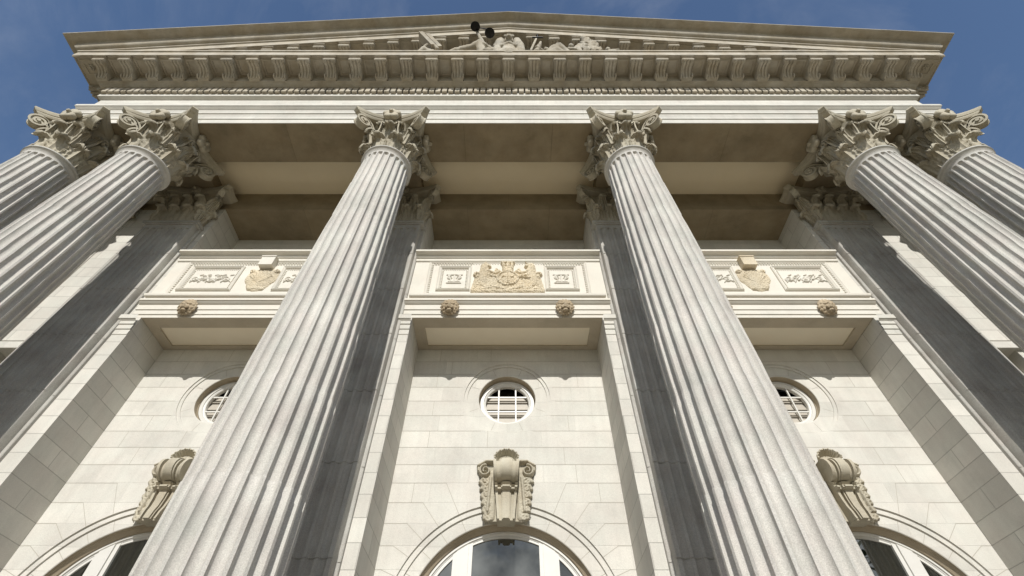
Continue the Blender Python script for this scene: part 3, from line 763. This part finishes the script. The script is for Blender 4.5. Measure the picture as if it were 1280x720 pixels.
def abacus_part(mb, hx, hy, z0, z1, dip=.25, cut=.095, fx=1., fy=1.):
    """concave-sided slab; hx, hy half extents at the corners"""
    def outline(k):
        pts = []; 
        X, Y = hx*k, hy*k
        cs = [(X, Y), (-X, Y), (-X, -Y), (X, -Y)]
        for i in range(4):
            a = Vector(cs[i]); b = Vector(cs[(i+1) % 4]); d = (b-a).normalized(); nn = Vector((d.y, -d.x)); L_ = (b-a).length
            for q in np.linspace(0, 1, 15):
                e = a + d*(cut + q*(L_-2*cut)); dd = dip*k*(1-(2*q-1)**2)*(L_/(2*X if abs(d.x) > .5 else 2*X))
                pts.append(e - nn*dd)
        return pts
    prof = [(.86, 0), (.90, .03), (.925, .055), (.925, .075), (.955, .085), (.97, .11), (.99, .135), (1.0, .15), (1.0, z1-z0)]
    rows = [[(p.x, p.y, z0+dz) for p in outline(k)] for k, dz in prof]
    mb.grid(rows, close_u=True, caps=True)
def fleuron(mb, c, n, r=.12):
    n = Vector(n).normalized(); t = Vector((0, 0, 1)).cross(n); c = Vector(c)
    for k in range(5):
        a = PI/2 + 2*PI*k/5; o = c + (t*math.cos(a) + Vector((0, 0, 1))*math.sin(a))*r*.62
        rows = []
        for (rr_, dd) in ((.001, .05), (.35, .06), (.55, .035), (.6, -.04), (.3, -.10)):
            rows.append([o + n*dd + (t*math.cos(b) + Vector((0, 0, 1))*math.sin(b))*rr_*r for b in np.linspace(0, 2*PI, 10, endpoint=False)])
        mb.grid(rows, close_u=True, caps=True)
    rows = []
    for (rr_, dd) in ((.001, .13), (.2, .12), (.28, .08), (.22, 0)):
        rows.append([c + n*dd + (t*math.cos(b) + Vector((0, 0, 1))*math.sin(b))*rr_*r for b in np.linspace(0, 2*PI, 12, endpoint=False)])
    mb.grid(rows, close_u=True, caps=True)
def capital_meshes():
    bell = MB(); bell.lathe([(.49, -.0), (.47, .02), (.46, .3), (.47, .7), (.50, .95), (.56, 1.10), (.64, 1.18), (.66, 1.21), (.62, 1.24)], 48)
    lv = MB(); vo = MB(); ab = MB(); fl = MB()
    for k in range(8):
        a = PI/4*k + PI/8; d = (math.cos(a), math.sin(a), 0)
        leaf(lv, (.475*d[0], .475*d[1], .01), d, .50, .205, .085, .05)
        a = PI/4*k; d = (math.cos(a), math.sin(a), 0)
        leaf(lv, (.465*d[0], .465*d[1], .05), d, .86, .19, .105, .09)
        a = PI/4*k + PI/8; d = (math.cos(a), math.sin(a), 0)       # sheaths (caulicoli) with small curled leaf
        leaf(lv, (.47*d[0], .47*d[1], .42), d, .62, .12, .075, .10, 3)
    for k in range(4):
        a = PI/4 + PI/2*k; d = (math.cos(a), math.sin(a), 0)
        volute(vo, (.93, 1.04), d, .195, .18, (.50, .50), .045)
        leaf(lv, (.56*d[0], .56*d[1], .42), d, .60, .12, .11, .16, 3, 3.0)
        a = PI/2*k; n = Vector((math.cos(a), math.sin(a), 0)); t = Vector((0, 0, 1)).cross(n)
        for s in (-1, 1):        # inner helices curling together under the flower
            pts = []; b0 = n*.60
            for q in range(10):
                u = q/10; pts.append(b0*(.92+.12*u) + t*s*(.26 - .05*u - .02*math.sin(PI*u)) + Vector((0, 0, .55+.48*u)))
            for q in range(30):
                u = q/29; an = (PI - u*2*PI*1.4); r = .095*(1-.82*u)
                pts.append(b0*1.06 + t*s*(.115 - r*math.cos(an)*1 ) + Vector((0, 0, 1.04 + r*math.sin(an))))
            vo.ribbon(pts, .07, .03, n)
    fleuron(fl, Vector((0, -.76, 1.31)), Vector((0, -1, 0)), .19)
    abacus_part(ab, .92, .92, 1.235, 1.42)
    return (bell.mesh('bell', 40), lv.mesh('acanthus_leaves', 60), vo.mesh('volutes', 35), ab.mesh('abacus', 35), fl.mesh('flower', 50))
def shaft_mesh():
    z0, z1 = -.85, 10.08; NF = 24
    def rad(z):
        t = (z-z0)/(z1-z0); return .655 - .145*max(0, (t-.2)/.8)**1.5 if t > .2 else .655
    e0, e1 = z0+.16, z1-.10; lim = .40
    zs = [z0, z0+.02, z0+.05, z0+.1] + list(e0+np.array([0, .01, .03, .06, .1, .13])) + list(np.linspace(e0+.3, e1-.3, 26)) + list(e1-np.array([.13, .1, .07, .045, .025, .01, 0])) + [z1-.07, z1-.03, z1]
    JT = (2.45, 3.70, 5.01, 6.33, 7.63, 8.93)
    zs = sorted(zs + [q + d_ for q in JT for d_ in (-.0065, -.005, .005, .0065)])
    us = [-.5] + list(-lim*np.cos(np.linspace(0, PI, 11))) ; rows = []
    for z in zs:
        r = rad(z) - (.009 if any(abs(z-q) < .007 for q in JT) else 0)
        if z < z0+.1: r += .05*(1-(z-z0)/.1)**2
        if z > z1-.07: r += .04*((z-z1+.07)/.07)**2
        pw = 2*PI*r/NF; hh = lim*pw
        dz = max(0, min(1, (min(z-e0, e1-z))/hh)); L_ = lim*math.sqrt(max(0, 1-(1-dz)**2)); row = []
        for k in range(NF):
            for u in us:
                dep = 0
                if L_ > 1e-4 and abs(u) < L_*.9999: dep = .98*pw*lim*math.sqrt(1-(u/L_)**2)*(L_/lim)
                a = 2*PI*(k+u)/NF; row.append(((r-dep)*math.cos(a), (r-dep)*math.sin(a), z))
        rows.append(row)
    m = MB(); m.grid(rows, close_u=True, caps=True)
    return m.mesh('shaft', 32)
def necking_mesh():
    m = MB(); m.lathe([(.50, 10.06), (.535, 10.075), (.535, 10.10), (.55, 10.105), (.575, 10.13), (.575, 10.16), (.55, 10.185), (.50, 10.19)], 64)
    return m.mesh('astragal', 35)
def base_mesh():
    m = MB(); m.lathe([(.655, -.85), (.70, -.86), (.70, -.89), (.72, -.90), (.745, -.93), (.745, -.96), (.72, -.99), (.70, -1.0), (.69, -1.04), (.71, -1.08), (.76, -1.09), (.78, -1.12), (.80, -1.15), (.80, -1.19), (.77, -1.22), (.6, -1.22)], 64)
    m.box(-.84, .84, -.84, .84, GZ+.30, -1.22)
    return m.mesh('base', 35)
caps = capital_meshes(); sm_, nm_, bm_ = shaft_mesh(), necking_mesh(), base_mesh()
def drum_joints():
    m = MB()
    for z in (1.9, 3.55, 5.2, 6.9, 8.55):
        pass
    return m
for me, mt in ((sm_, 'column'), (nm_, 'column'), (bm_, 'column')): me.materials.append(M[mt])
for me in caps: me.materials.append(M['carve'])
LAB = ['outermost fluted stone column on the far left, mostly cut off by the left edge',
       'fluted stone column second from the left, paired with the outermost left one',
       'fluted stone column just left of the middle bay with the coat of arms',
       'fluted stone column just right of the middle bay with the coat of arms',
       'fluted stone column second from the right, paired with the outermost right one',
       'outermost fluted stone column on the far right, mostly cut off by the right edge']
col0 = None
for i, x in enumerate(COLX):
    base = (x, YC, GZ+.30)
    if col0 is None:
        t = thing('corinthian_column', LAB[i], 'column', base, 'Corinthian columns of the portico', 'thing')
        W0 = Vector((x, YC, 0))
        put('shaft', sm_, t, W0); put('astragal', nm_, t, W0); put('base', bm_, t, W0)
        cpo = put('capital', caps[0], t, W0+Vector((0, 0, 10.18)))
        for me in caps[1:]: put(me.name.split('.')[0], me, cpo, W0+Vector((0, 0, 10.18)))
        for q in (1, 2, 3): put('flower', caps[-1], cpo, W0+Vector((0, 0, 10.18))).rotation_euler.z = q*PI/2
        col0 = t
    else: dup(col0, base, None, LAB[i])

# pilasters
def pil_shaft():
    hw = .62; z0, z1 = GZ+.9, 10.05; NF = 7; m = MB(); pitch = 2*(hw-.05)/NF; lim = .36
    us = []
    for k in range(NF):
        c = -hw+.05+pitch*(k+.5)
        us += [(c-.5*pitch, None)] + [(c+v*pitch, (v, c)) for v in -lim*np.cos(np.linspace(0, PI, 9))]
    e0, e1 = z0+.2, z1-.12; JT = (2.38, 3.70, 5.01, 6.33, 7.63, 8.86)
    zs = [z0] + list(e0+np.array([0, .01, .03, .06, .1])) + list(np.linspace(e0+.3, e1-.3, 10)) + list(e1-np.array([.1, .06, .03, .01, 0])) + [z1]
    zs = sorted(zs + [q + d_ for q in JT for d_ in (-.008, -.006, .006, .008)])
    rows = []
    for z in zs:
        hh = lim*pitch; dz = max(0, min(1, min(z-e0, e1-z)/hh)); L_ = lim*math.sqrt(max(0, 1-(1-dz)**2))
        jt = .012 if any(abs(z-q) < .007 for q in JT) else 0
        row = [(-hw-.055, .3, z), (-hw-.055, .17+jt, z), (-hw-.045, .16+jt, z), (-hw-.0, .155, z), (-hw+.0, .03+jt, z), (-hw+.012, 0+jt, z)]
        for x, q in us:
            dep = 0
            if q and L_ > 1e-4 and abs(q[0]) < L_*.9999: dep = .75*pitch*lim*math.sqrt(1-(q[0]/L_)**2)
            row.append((x if abs(x) < hw-.013 else math.copysign(hw-.0125, x), dep+jt, z))
        row += [(hw-.012, 0+jt, z), (hw, .03+jt, z), (hw, .155, z), (hw+.045, .16+jt, z), (hw+.055, .17+jt, z), (hw+.055, .3, z)]
        rows.append(row)
    m.grid(rows, close_u=True, caps=True)
    m.box(-hw-.06, hw+.06, -.03, .29, 10.05, 10.12); m.box(-hw-.08, hw+.08, -.055, .29, 10.10, 10.165)
    m.box(-hw-.05, hw+.05, -.05, .29, GZ+.6, GZ+.9); m.box(-hw-.12, hw+.12, -.12, .29, GZ+.3, GZ+.6)
    return m.mesh('pilaster', 32)
def pil_capital():
    hw = .62; lv = MB(); vo = MB(); ab = MB(); fl = MB(); bl = MB()
    bl.box(-hw, hw, -.02, .28, 0, 1.25)
    for x in (-.5, -.17, .17, .5): leaf(lv, (x, -.02, .01), (0, -1, 0), .50, .165, .075, .05)
    for x in (-.34, 0, .34): leaf(lv, (x, -.02, .05), (0, -1, 0), .86, .165, .095, .08)
    for s in (-1, 1):
        leaf(lv, (s*hw, .12, .01), (s, 0, 0), .50, .15, .075, .05)
        leaf(lv, (s*(hw-.02), 0, .05), (s*.8, -.6, 0), .86, .16, .095, .08)
        leaf(lv, (s*(hw-.02), .02, .40), (s*.7, -.7, 0), .64, .12, .11, .10, 3)
        m2 = MB(); volute(m2, (.36, 1.06), (s*.75, -.66, 0), .165, .14, (.02, .50)); vo.merge(m2, Matrix.Translation((s*.55, .03, 0)))
        for q in (-1, 1):
            pts = []
            for k in range(24):
                u = k/23; an = (PI-u*2*PI*1.2); r = .09*(1-.8*u); pts.append((s*.0+q*(.13-r*math.cos(an)), -.1, 1.04+r*math.sin(an)))
            if s > 0: vo.ribbon(pts, .07, .03, (0, -1, 0))
    fleuron(fl, (0, -.16, 1.32), (0, -1, 0))
    m2 = MB(); abacus_part(m2, .98, .36, 1.235, 1.418, dip=.14); ab.merge(m2, Matrix.Translation((0, .06, 0)))
    return (bl.mesh('bell', 40), lv.mesh('acanthus_leaves', 60), vo.mesh('volutes', 35), ab.mesh('abacus', 35), fl.mesh('flowers', 50))
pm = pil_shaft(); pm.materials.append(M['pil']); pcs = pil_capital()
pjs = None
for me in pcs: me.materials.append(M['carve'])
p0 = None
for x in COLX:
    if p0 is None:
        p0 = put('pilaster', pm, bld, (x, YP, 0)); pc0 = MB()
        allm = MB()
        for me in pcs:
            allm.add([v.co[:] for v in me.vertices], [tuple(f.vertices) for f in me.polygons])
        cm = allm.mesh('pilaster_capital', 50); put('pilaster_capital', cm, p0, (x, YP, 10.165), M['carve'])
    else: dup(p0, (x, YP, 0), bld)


# ------------------------------------------------------------------ pediment sculpture (stands on the horizontal cornice)
def statue(name, items, label, group='carved figures standing in the pediment', disp=.012, part_name='body', loc=None):
    cx = loc[0]; cy = loc[1]
    me = blob_mesh(name, items, .015, lambda c: disp*(ng((c.x*1.0, c.y, c.z*.55), 9)*1.0 + .5*math.sin(c.x*48+4*ng(c, 3))*.6), 2)
    me.materials.append(M['statue'])
    me.transform(Matrix.Translation((-loc[0], -loc[1], -loc[2])))
    o = put(name, me, None, loc); tag(o, label, 'statue', group); return o
ZT = 14.44
it = [('c', [(-.25, 3.84, 15.93), (-.30, 3.84, 15.4), (-.36, 3.92, 14.50)], [.135, .165, .17]), ('c', [(.25, 3.84, 15.93), (.30, 3.84, 15.4), (.36, 3.92, 14.50)], [.135, .165, .17]),
      ('e', (0, 3.98, 15.45), (.30, .20, .50)), ('c', [(0, 4.0, 15.5), (0, 4.0, 14.5)], [.28, .36]), ('c', [(-.13, 3.9, 15.2), (-.16, 3.9, 14.5)], [.14, .16]), ('c', [(.13, 3.9, 15.2), (.16, 3.9, 14.5)], [.14, .16]),
      ('c', [(0, 3.95, 15.85), (0, 3.84, 16.02)], [.09, .085]), ('e', (0, 3.78, 16.13), (.105, .125, .14)), ('e', (0, 3.655, 16.11), (.018, .03, .03)), ('e', (0, 3.69, 16.04), (.045, .03, .02)), ('e', (-.045, 3.69, 16.17), (.035, .03, .012)), ('e', (.045, 3.69, 16.17), (.035, .03, .012)),
      ('e', (0, 3.84, 16.19), (.13, .13, .13)), ('e', (-.11, 3.83, 16.08), (.035, .06, .12)), ('e', (.11, 3.83, 16.08), (.035, .06, .12)),
      ('c', [(-.33, 3.80, 15.35), (-.18, 3.72, 15.02), (-.05, 3.68, 15.16)], [.075, .06, .045]), ('c', [(.33, 3.80, 15.35), (.18, 3.72, 15.02), (.05, 3.68, 15.16)], [.075, .06, .045]),
      ('e', (0, 3.68, 15.2), (.07, .05, .05)), ('c', [(-.10, 3.72, 14.95), (.12, 3.72, 14.62)], [.03, .03]), ('c', [(.10, 3.72, 14.9), (-.14, 3.72, 14.6)], [.03, .03])]
statue('statue', it, 'robed stone figure standing upright at the centre of the pediment, head just above its shoulders', loc=(0, 3.98, ZT))
it = [('c', [(-.66, 4.05, 14.66), (-.60, 3.98, 15.02), (-.62, 3.95, 15.25)], [.22, .20, .15]), ('e', (-.60, 3.92, 15.48), (.10, .115, .13)), ('e', (-.62, 3.98, 15.53), (.12, .12, .12)),
      ('c', [(-.52, 3.90, 15.22), (-.74, 3.74, 15.28), (-.94, 3.62, 15.98)], [.085, .07, .05]), ('e', (-.955, 3.60, 16.05), (.05, .045, .06)),
      ('c', [(-.70, 3.98, 14.70), (-.88, 3.76, 15.40), (-1.05, 3.80, 15.22), (-1.55, 3.82, 14.86), (-1.86, 3.86, 14.55)], [.17, .12, .10, .085, .06]), ('e', (-1.92, 3.82, 14.52), (.12, .06, .05)),
      ('c', [(-.72, 4.02, 14.60), (-1.2, 4.0, 14.66), (-1.6, 4.02, 14.56)], [.18, .13, .10]), ('c', [(-.48, 3.84, 14.9), (-.66, 3.76, 14.55)], [.09, .10]), ('c', [(-.42, 3.84, 15.12), (-.50, 3.78, 14.8), (-.66, 3.74, 14.6)], [.07, .06, .05])]
statue('statue', it, 'reclining stone figure left of centre with one arm raised under the black scale pans', loc=(-.9, 4.0, ZT))
it = [('e', (-2.25, 3.9, 14.62), (.22, .18, .18)), ('c', [(-2.25, 3.98, 14.6), (-2.22, 3.96, 15.0), (-2.24, 3.92, 15.18)], [.20, .17, .10]), ('e', (-2.26, 3.90, 15.34), (.09, .105, .12)), ('c', [(-2.36, 3.9, 15.1), (-2.46, 3.74, 14.8), (-2.36, 3.70, 15.05)], [.065, .055, .04]),
      ('c', [(-2.10, 3.9, 15.1), (-2.04, 3.74, 14.8), (-2.12, 3.70, 14.98)], [.065, .055, .04]), ('c', [(-2.15, 3.86, 14.6), (-2.42, 3.76, 14.74), (-2.55, 3.80, 14.5)], [.13, .10, .07]), ('c', [(-2.2, 3.9, 14.55), (-2.7, 4.0, 14.6), (-3.05, 3.98, 14.52)], [.15, .11, .07])]
statue('statue', it, 'seated stone figure at the left of the pediment holding two tilted tablets', loc=(-2.3, 3.95, ZT))
tb = MB()
for (cx_, cz_, dy) in ((-2.40, 15.42, 0), (-2.22, 15.50, .07)):
    q = MB(); q.box(-.055, .055, -.13, .13, -.42, .42); q.box(-.075, -.05, -.14, .14, -.43, .43)
    tb.merge(q, Matrix.Translation((cx_, 3.72+dy, cz_)) @ Matrix.Rotation(R(-32), 4, 'Y') @ Matrix.Rotation(R(12), 4, 'X'))
tag(part('tablet', tb, M['statue'], None), 'pair of leaning stone tablets held by the seated figure at the left of the pediment', 'tablet')
it = [('e', (-2.92-.2, 3.84, 14.5), (.17, .12, .11)), ('e', (-3.26, 3.86, 14.48), (.10, .10, .10)), ('c', [(-3.1, 3.9, 14.48), (-3.6, 3.95, 14.47)], [.10, .07])]
statue('carved_bundle', it, 'low rounded carved bundle lying at the far left end of the pediment figures', loc=(-3.2, 3.9, ZT), disp=.008)
# right half
it = [('c', [(1.05, 4.02, 14.62), (1.12, 3.96, 14.98), (1.16, 3.92, 15.08)], [.20, .15, .09]), ('e', (1.10, 3.90, 15.22), (.09, .105, .115)), ('c', [(1.0, 3.9, 15.05), (.86, 3.78, 14.9), (.78, 3.68, 14.72)], [.07, .06, .045]),
      ('c', [(.78, 3.76, 14.56), (.88, 3.74, 15.1), (.96, 3.76, 15.62)], [.085, .065, .03]), ('c', [(1.1, 3.9, 14.6), (1.30, 3.78, 14.98), (1.52, 3.80, 14.62)], [.14, .11, .08]), ('c', [(1.2, 3.9, 14.55), (1.45, 3.76, 15.12), (1.64, 3.80, 14.72), (1.70, 3.78, 14.5)], [.15, .11, .085, .06])]
statue('statue', it, 'crouching stone figure right of centre with bent knees beside the upright sword', loc=(1.2, 3.98, ZT))
it = [('c', [(1.86, 4.0, 14.6), (1.84, 3.94, 15.02), (1.86, 3.9, 15.10)], [.18, .14, .08]), ('e', (1.82, 3.80, 15.22), (.085, .10, .11)), ('c', [(1.75, 3.86, 15.0), (1.72, 3.74, 14.78), (1.90, 3.72, 14.66)], [.065, .055, .045]), ('c', [(1.95, 3.88, 15.02), (2.06, 3.74, 14.85), (2.12, 3.72, 15.1)], [.065, .05, .04]),
      ('c', [(1.85, 3.94, 14.6), (1.98, 3.76, 14.95), (2.02, 3.78, 14.55)], [.14, .10, .08])]
statue('statue', it, 'small kneeling stone figure between the crouching figure and the large carved mound', loc=(1.9, 3.98, ZT))
it = [('e', (2.38, 3.94, 15.15), (.30, .20, .70)), ('e', (2.34, 3.82, 15.80), (.17, .13, .32)), ('e', (2.48, 3.82, 15.45), (.20, .13, .35)), ('e', (2.50, 3.88, 14.9), (.20, .17, .32)), ('e', (2.18, 3.84, 14.85), (.15, .14, .28)), ('e', (2.27, 3.78, 16.05), (.09, .09, .12)),
      ('c', [(2.2, 3.8, 15.3), (2.05, 3.73, 15.1), (2.08, 3.72, 14.75)], [.08, .065, .05]), ('c', [(2.5, 3.82, 15.1), (2.62, 3.76, 14.85), (2.50, 3.72, 14.6)], [.08, .065, .05]), ('e', (2.36, 4.05, 14.6), (.36, .2, .2))]
for k in range(40):
    rk = random.Random(k); it.append(('e', (2.36+rk.uniform(-.24, .26), 3.75+rk.uniform(-.02, .05), 15.3+rk.uniform(-.65, .62)), (.055, .04, .07)))
statue('statue', it, 'tall shaggy carved mound of a stooping cloaked figure at the right of the pediment', loc=(2.36, 3.98, ZT), disp=.03)
it = [('e', (2.90, 3.82, 14.55), (.17, .13, .13)), ('e', (2.82, 3.76, 14.74), (.075, .08, .10)), ('c', [(2.9, 3.86, 14.52), (3.25, 3.92, 14.5)], [.13, .07]), ('c', [(2.96, 3.78, 14.68), (3.08, 3.72, 14.56)], [.05, .045])]
statue('statue', it, 'smallest carved figure lying low at the far right end of the pediment group', loc=(2.95, 3.9, ZT))
# scales and sword
sc = thing('balance_scales', 'balance scales with two round black pans hanging from a raised stone hand', 'scales', (-.955, 3.55, 16.1))
q = MB(); q.tube([(-1.09, 3.46, 16.46), (-.95, 3.50, 16.2), (-.50, 3.52, 15.98)], .016, 8); q.tube([(-.95, 3.58, 16.0), (-.93, 3.50, 16.24)], .018, 8)
part('beam', q, M['black'], sc)
for (px, pz) in ((-1.01, 16.08), (-.55, 15.30)):
    q = MB(); q.lathe([(.001, pz-.05), (.08, pz-.035), (.13, pz), (.145, pz+.012), (.14, pz+.02), (.11, pz+.0), (.001, pz-.02)], 28, (px, 3.45))
    part('pan', q, M['black'], sc, smooth=50)
    q = MB()
    for k in range(3):
        a = 2*PI*k/3+.5; q.tube([(px+.13*math.cos(a), 3.45+.13*math.sin(a), pz+.01), (px*.98, 3.47, pz+.36 if pz > 15.5 else pz+.62)], .006, 5)
    part('chain', q, M['black'], sc)
sw = thing('sword', 'upright stone sword with black crossguard right of the central statue', 'sword', (.62, 3.66, ZT))
q = MB(); q.prism([(-.03, 0), (0, -.012), (.03, 0), (0, .012)], 'z', 0, 1.38); q.xform(Matrix.Translation((.62, 3.68, ZT)) @ Matrix.Rotation(R(9), 4, 'Y')); part('blade', q, M['statue'], sw)
q = MB(); q.tube([(.70, 3.66, 15.72), (1.02, 3.66, 15.70)], .022, 8); q.lathe([(.02, 15.7), (.028, 15.8), (.02, 15.95), (.04, 15.98), (.001, 16.02)], 10, (.86, 3.67)); part('hilt', q, M['black'], sw)

# out-of-view wood added behind the viewer to darken the side windows' reflections
fw = MB(); rw = random.Random(4)
for sx in (-1, 1):
    for k in range(9):
        tx, ty, hh = sx*(15+k*4+rw.uniform(-1, 1)), -17-rw.uniform(0, 8), rw.uniform(14, 20)
        fw.tube([(tx, ty, GZ), (tx, ty, GZ+hh*.6)], [.4, .2], 6)
        for q_ in range(420):
            a, b_, c_ = rw.gauss(0, 1), rw.gauss(0, 1), rw.gauss(0, 1); l_ = math.sqrt(a*a+b_*b_+c_*c_)+.01; rr_ = rw.uniform(.55, 1)
            c = Vector((tx+a/l_*4.2*rr_, ty+b_/l_*4.2*rr_, GZ+hh*.62+c_/l_*hh*.38*rr_)); u_ = Vector((rw.gauss(0,1), rw.gauss(0,1), rw.gauss(0,1))).normalized(); v_ = u_.cross(Vector((0,.3,1))).normalized()
            fw.add([c-u_*.45, c+v_*.45, c+u_*.45, c-v_*.45], [(0,1,2,3)])
tag(put('reflection_wood', fw.mesh('reflection_wood'), None, (0,0,0), M['grass']), 'out-of-view dark green wood added to darken the side window reflections', 'trees', None, 'stuff')


# ------------------------------------------------------------------ lift everything so the ground lies at z = 0
for o in list(COL.objects):
    if o.parent is None: o.location.z += 1.6

# ------------------------------------------------------------------ camera, light, sky
cam = bpy.data.cameras.new('camera'); co = bpy.data.objects.new('camera', cam); COL.objects.link(co)
cam.sensor_width = 36; cam.lens = 36*599.1/1280; cam.clip_end = 2000; cam.clip_start = .05
co.location = (.095, 0, 1.6); co.rotation_euler = (R(90+49.28), 0, 0); S.camera = co
SE, SA = R(37.4), R(.1)          # sun height, and its swing to the right of the facade's axis
sd = Vector((math.sin(SA)*math.cos(SE), -math.cos(SA)*math.cos(SE), math.sin(SE)))
sl = bpy.data.lights.new('sun', 'SUN'); sl.energy = 4.5; sl.angle = R(.53); sl.color = (1, .968, .905)
so = bpy.data.objects.new('sun', sl); COL.objects.link(so); so.rotation_euler = sd.to_track_quat('Z', 'Y').to_euler(); so.location = (5, -20, 30)
wd = bpy.data.worlds.new('World'); S.world = wd; wd.use_nodes = True; nt = wd.node_tree; L = nt.links.new
bg = nt.nodes['Background']; sky = nt.nodes.new('ShaderNodeTexSky'); sky.sky_type = 'NISHITA'; sky.sun_disc = False
sky.sun_elevation = SE; sky.sun_rotation = math.atan2(sd.x, sd.y); sky.air_density = 1.0; sky.dust_density = .25; sky.ozone_density = 3.2
tc = nt.nodes.new('ShaderNodeTexCoord'); mp = nt.nodes.new('ShaderNodeMapping'); mp.inputs['Scale'].default_value = (1, 1, 2.2); L(tc.outputs['Generated'], mp.inputs['Vector'])
nz = nt.nodes.new('ShaderNodeTexNoise'); nz.inputs['Scale'].default_value = 2.6; nz.inputs['Detail'].default_value = 8; nz.inputs['Roughness'].default_value = .58; L(mp.outputs[0], nz.inputs['Vector'])
sp = nt.nodes.new('ShaderNodeSeparateXYZ'); L(tc.outputs['Generated'], sp.inputs[0])
el = nt.nodes.new('ShaderNodeMapRange'); el.inputs['From Min'].default_value = .92; el.inputs['From Max'].default_value = .30; el.inputs['To Min'].default_value = -.16; el.inputs['To Max'].default_value = .12; L(sp.outputs['Z'], el.inputs['Value'])
el.inputs['To Max'].default_value = .13; el.inputs['To Min'].default_value = -.40; el.inputs['To Max'].default_value = .17; nz.inputs['Scale'].default_value = 5.5
ad = nt.nodes.new('ShaderNodeMath'); ad.operation = 'ADD'; L(nz.outputs['Fac'], ad.inputs[0]); L(el.outputs[0], ad.inputs[1])
mp.inputs['Location'].default_value = (.0, 1.7, .35)
dt = nt.nodes.new('ShaderNodeVectorMath'); dt.operation = 'DOT_PRODUCT'; dt.inputs[1].default_value = (0, -.94, .34); L(tc.outputs['Generated'], dt.inputs[0])
bk_ = nt.nodes.new('ShaderNodeMapRange'); bk_.interpolation_type = 'SMOOTHSTEP'; bk_.inputs['From Min'].default_value = .78; bk_.inputs['From Max'].default_value = .99; bk_.inputs['To Max'].default_value = .13; L(dt.outputs['Value'], bk_.inputs['Value'])
ad2 = nt.nodes.new('ShaderNodeMath'); ad2.operation = 'ADD'; L(ad.outputs[0], ad2.inputs[0]); L(bk_.outputs[0], ad2.inputs[1]); ad = ad2
cr = nt.nodes.new('ShaderNodeMapRange'); cr.interpolation_type = 'SMOOTHSTEP'; cr.inputs['From Min'].default_value = .46; cr.inputs['From Max'].default_value = .74; cr.inputs['To Max'].default_value = .9; L(ad.outputs[0], cr.inputs['Value'])
mixw = nt.nodes.new('ShaderNodeMix'); mixw.data_type = 'RGBA'; mixw.inputs[7].default_value = (7.6, 7.6, 7.4, 1)
n6 = nt.nodes.new('ShaderNodeTexNoise'); n6.inputs['Scale'].default_value = 11; n6.inputs['Detail'].default_value = 7; n6.inputs['Roughness'].default_value = .6; L(tc.outputs['Generated'], n6.inputs['Vector'])
r6 = nt.nodes.new('ShaderNodeMapRange'); r6.inputs['From Min'].default_value = .35; r6.inputs['From Max'].default_value = .68; L(n6.outputs['Fac'], r6.inputs['Value'])
cc = nt.nodes.new('ShaderNodeMix'); cc.data_type = 'RGBA'; cc.inputs[6].default_value = (3.0, 3.1, 3.2, 1); cc.inputs[7].default_value = (11.5, 11.4, 11.0, 1); L(r6.outputs[0], cc.inputs[0]); L(cc.outputs[2], mixw.inputs[7])
n7 = nt.nodes.new('ShaderNodeTexNoise'); n7.inputs['Scale'].default_value = 2.4; n7.inputs['Detail'].default_value = 9; n7.inputs['Roughness'].default_value = .62; n7.inputs['Distortion'].default_value = .6; L(tc.outputs['Generated'], n7.inputs['Vector'])
r7 = nt.nodes.new('ShaderNodeMapRange'); r7.inputs['From Min'].default_value = .46; r7.inputs['From Max'].default_value = .75; r7.inputs['To Max'].default_value = .12; L(n7.outputs['Fac'], r7.inputs['Value'])
mxx = nt.nodes.new('ShaderNodeMath'); mxx.operation = 'MAXIMUM'; L(cr.outputs[0], mxx.inputs[0]); L(r7.outputs[0], mxx.inputs[1]); cr = mxx
L(cr.outputs[0], mixw.inputs[0]); L(sky.outputs[0], mixw.inputs[6]); L(mixw.outputs[2], bg.inputs['Color']); bg.inputs['Strength'].default_value = .125
S.view_settings.view_transform = 'Standard'; S.view_settings.look = 'None'; S.view_settings.exposure = 0; S.view_settings.gamma = 1
S.cycles.max_bounces = 8; S.cycles.diffuse_bounces = 5
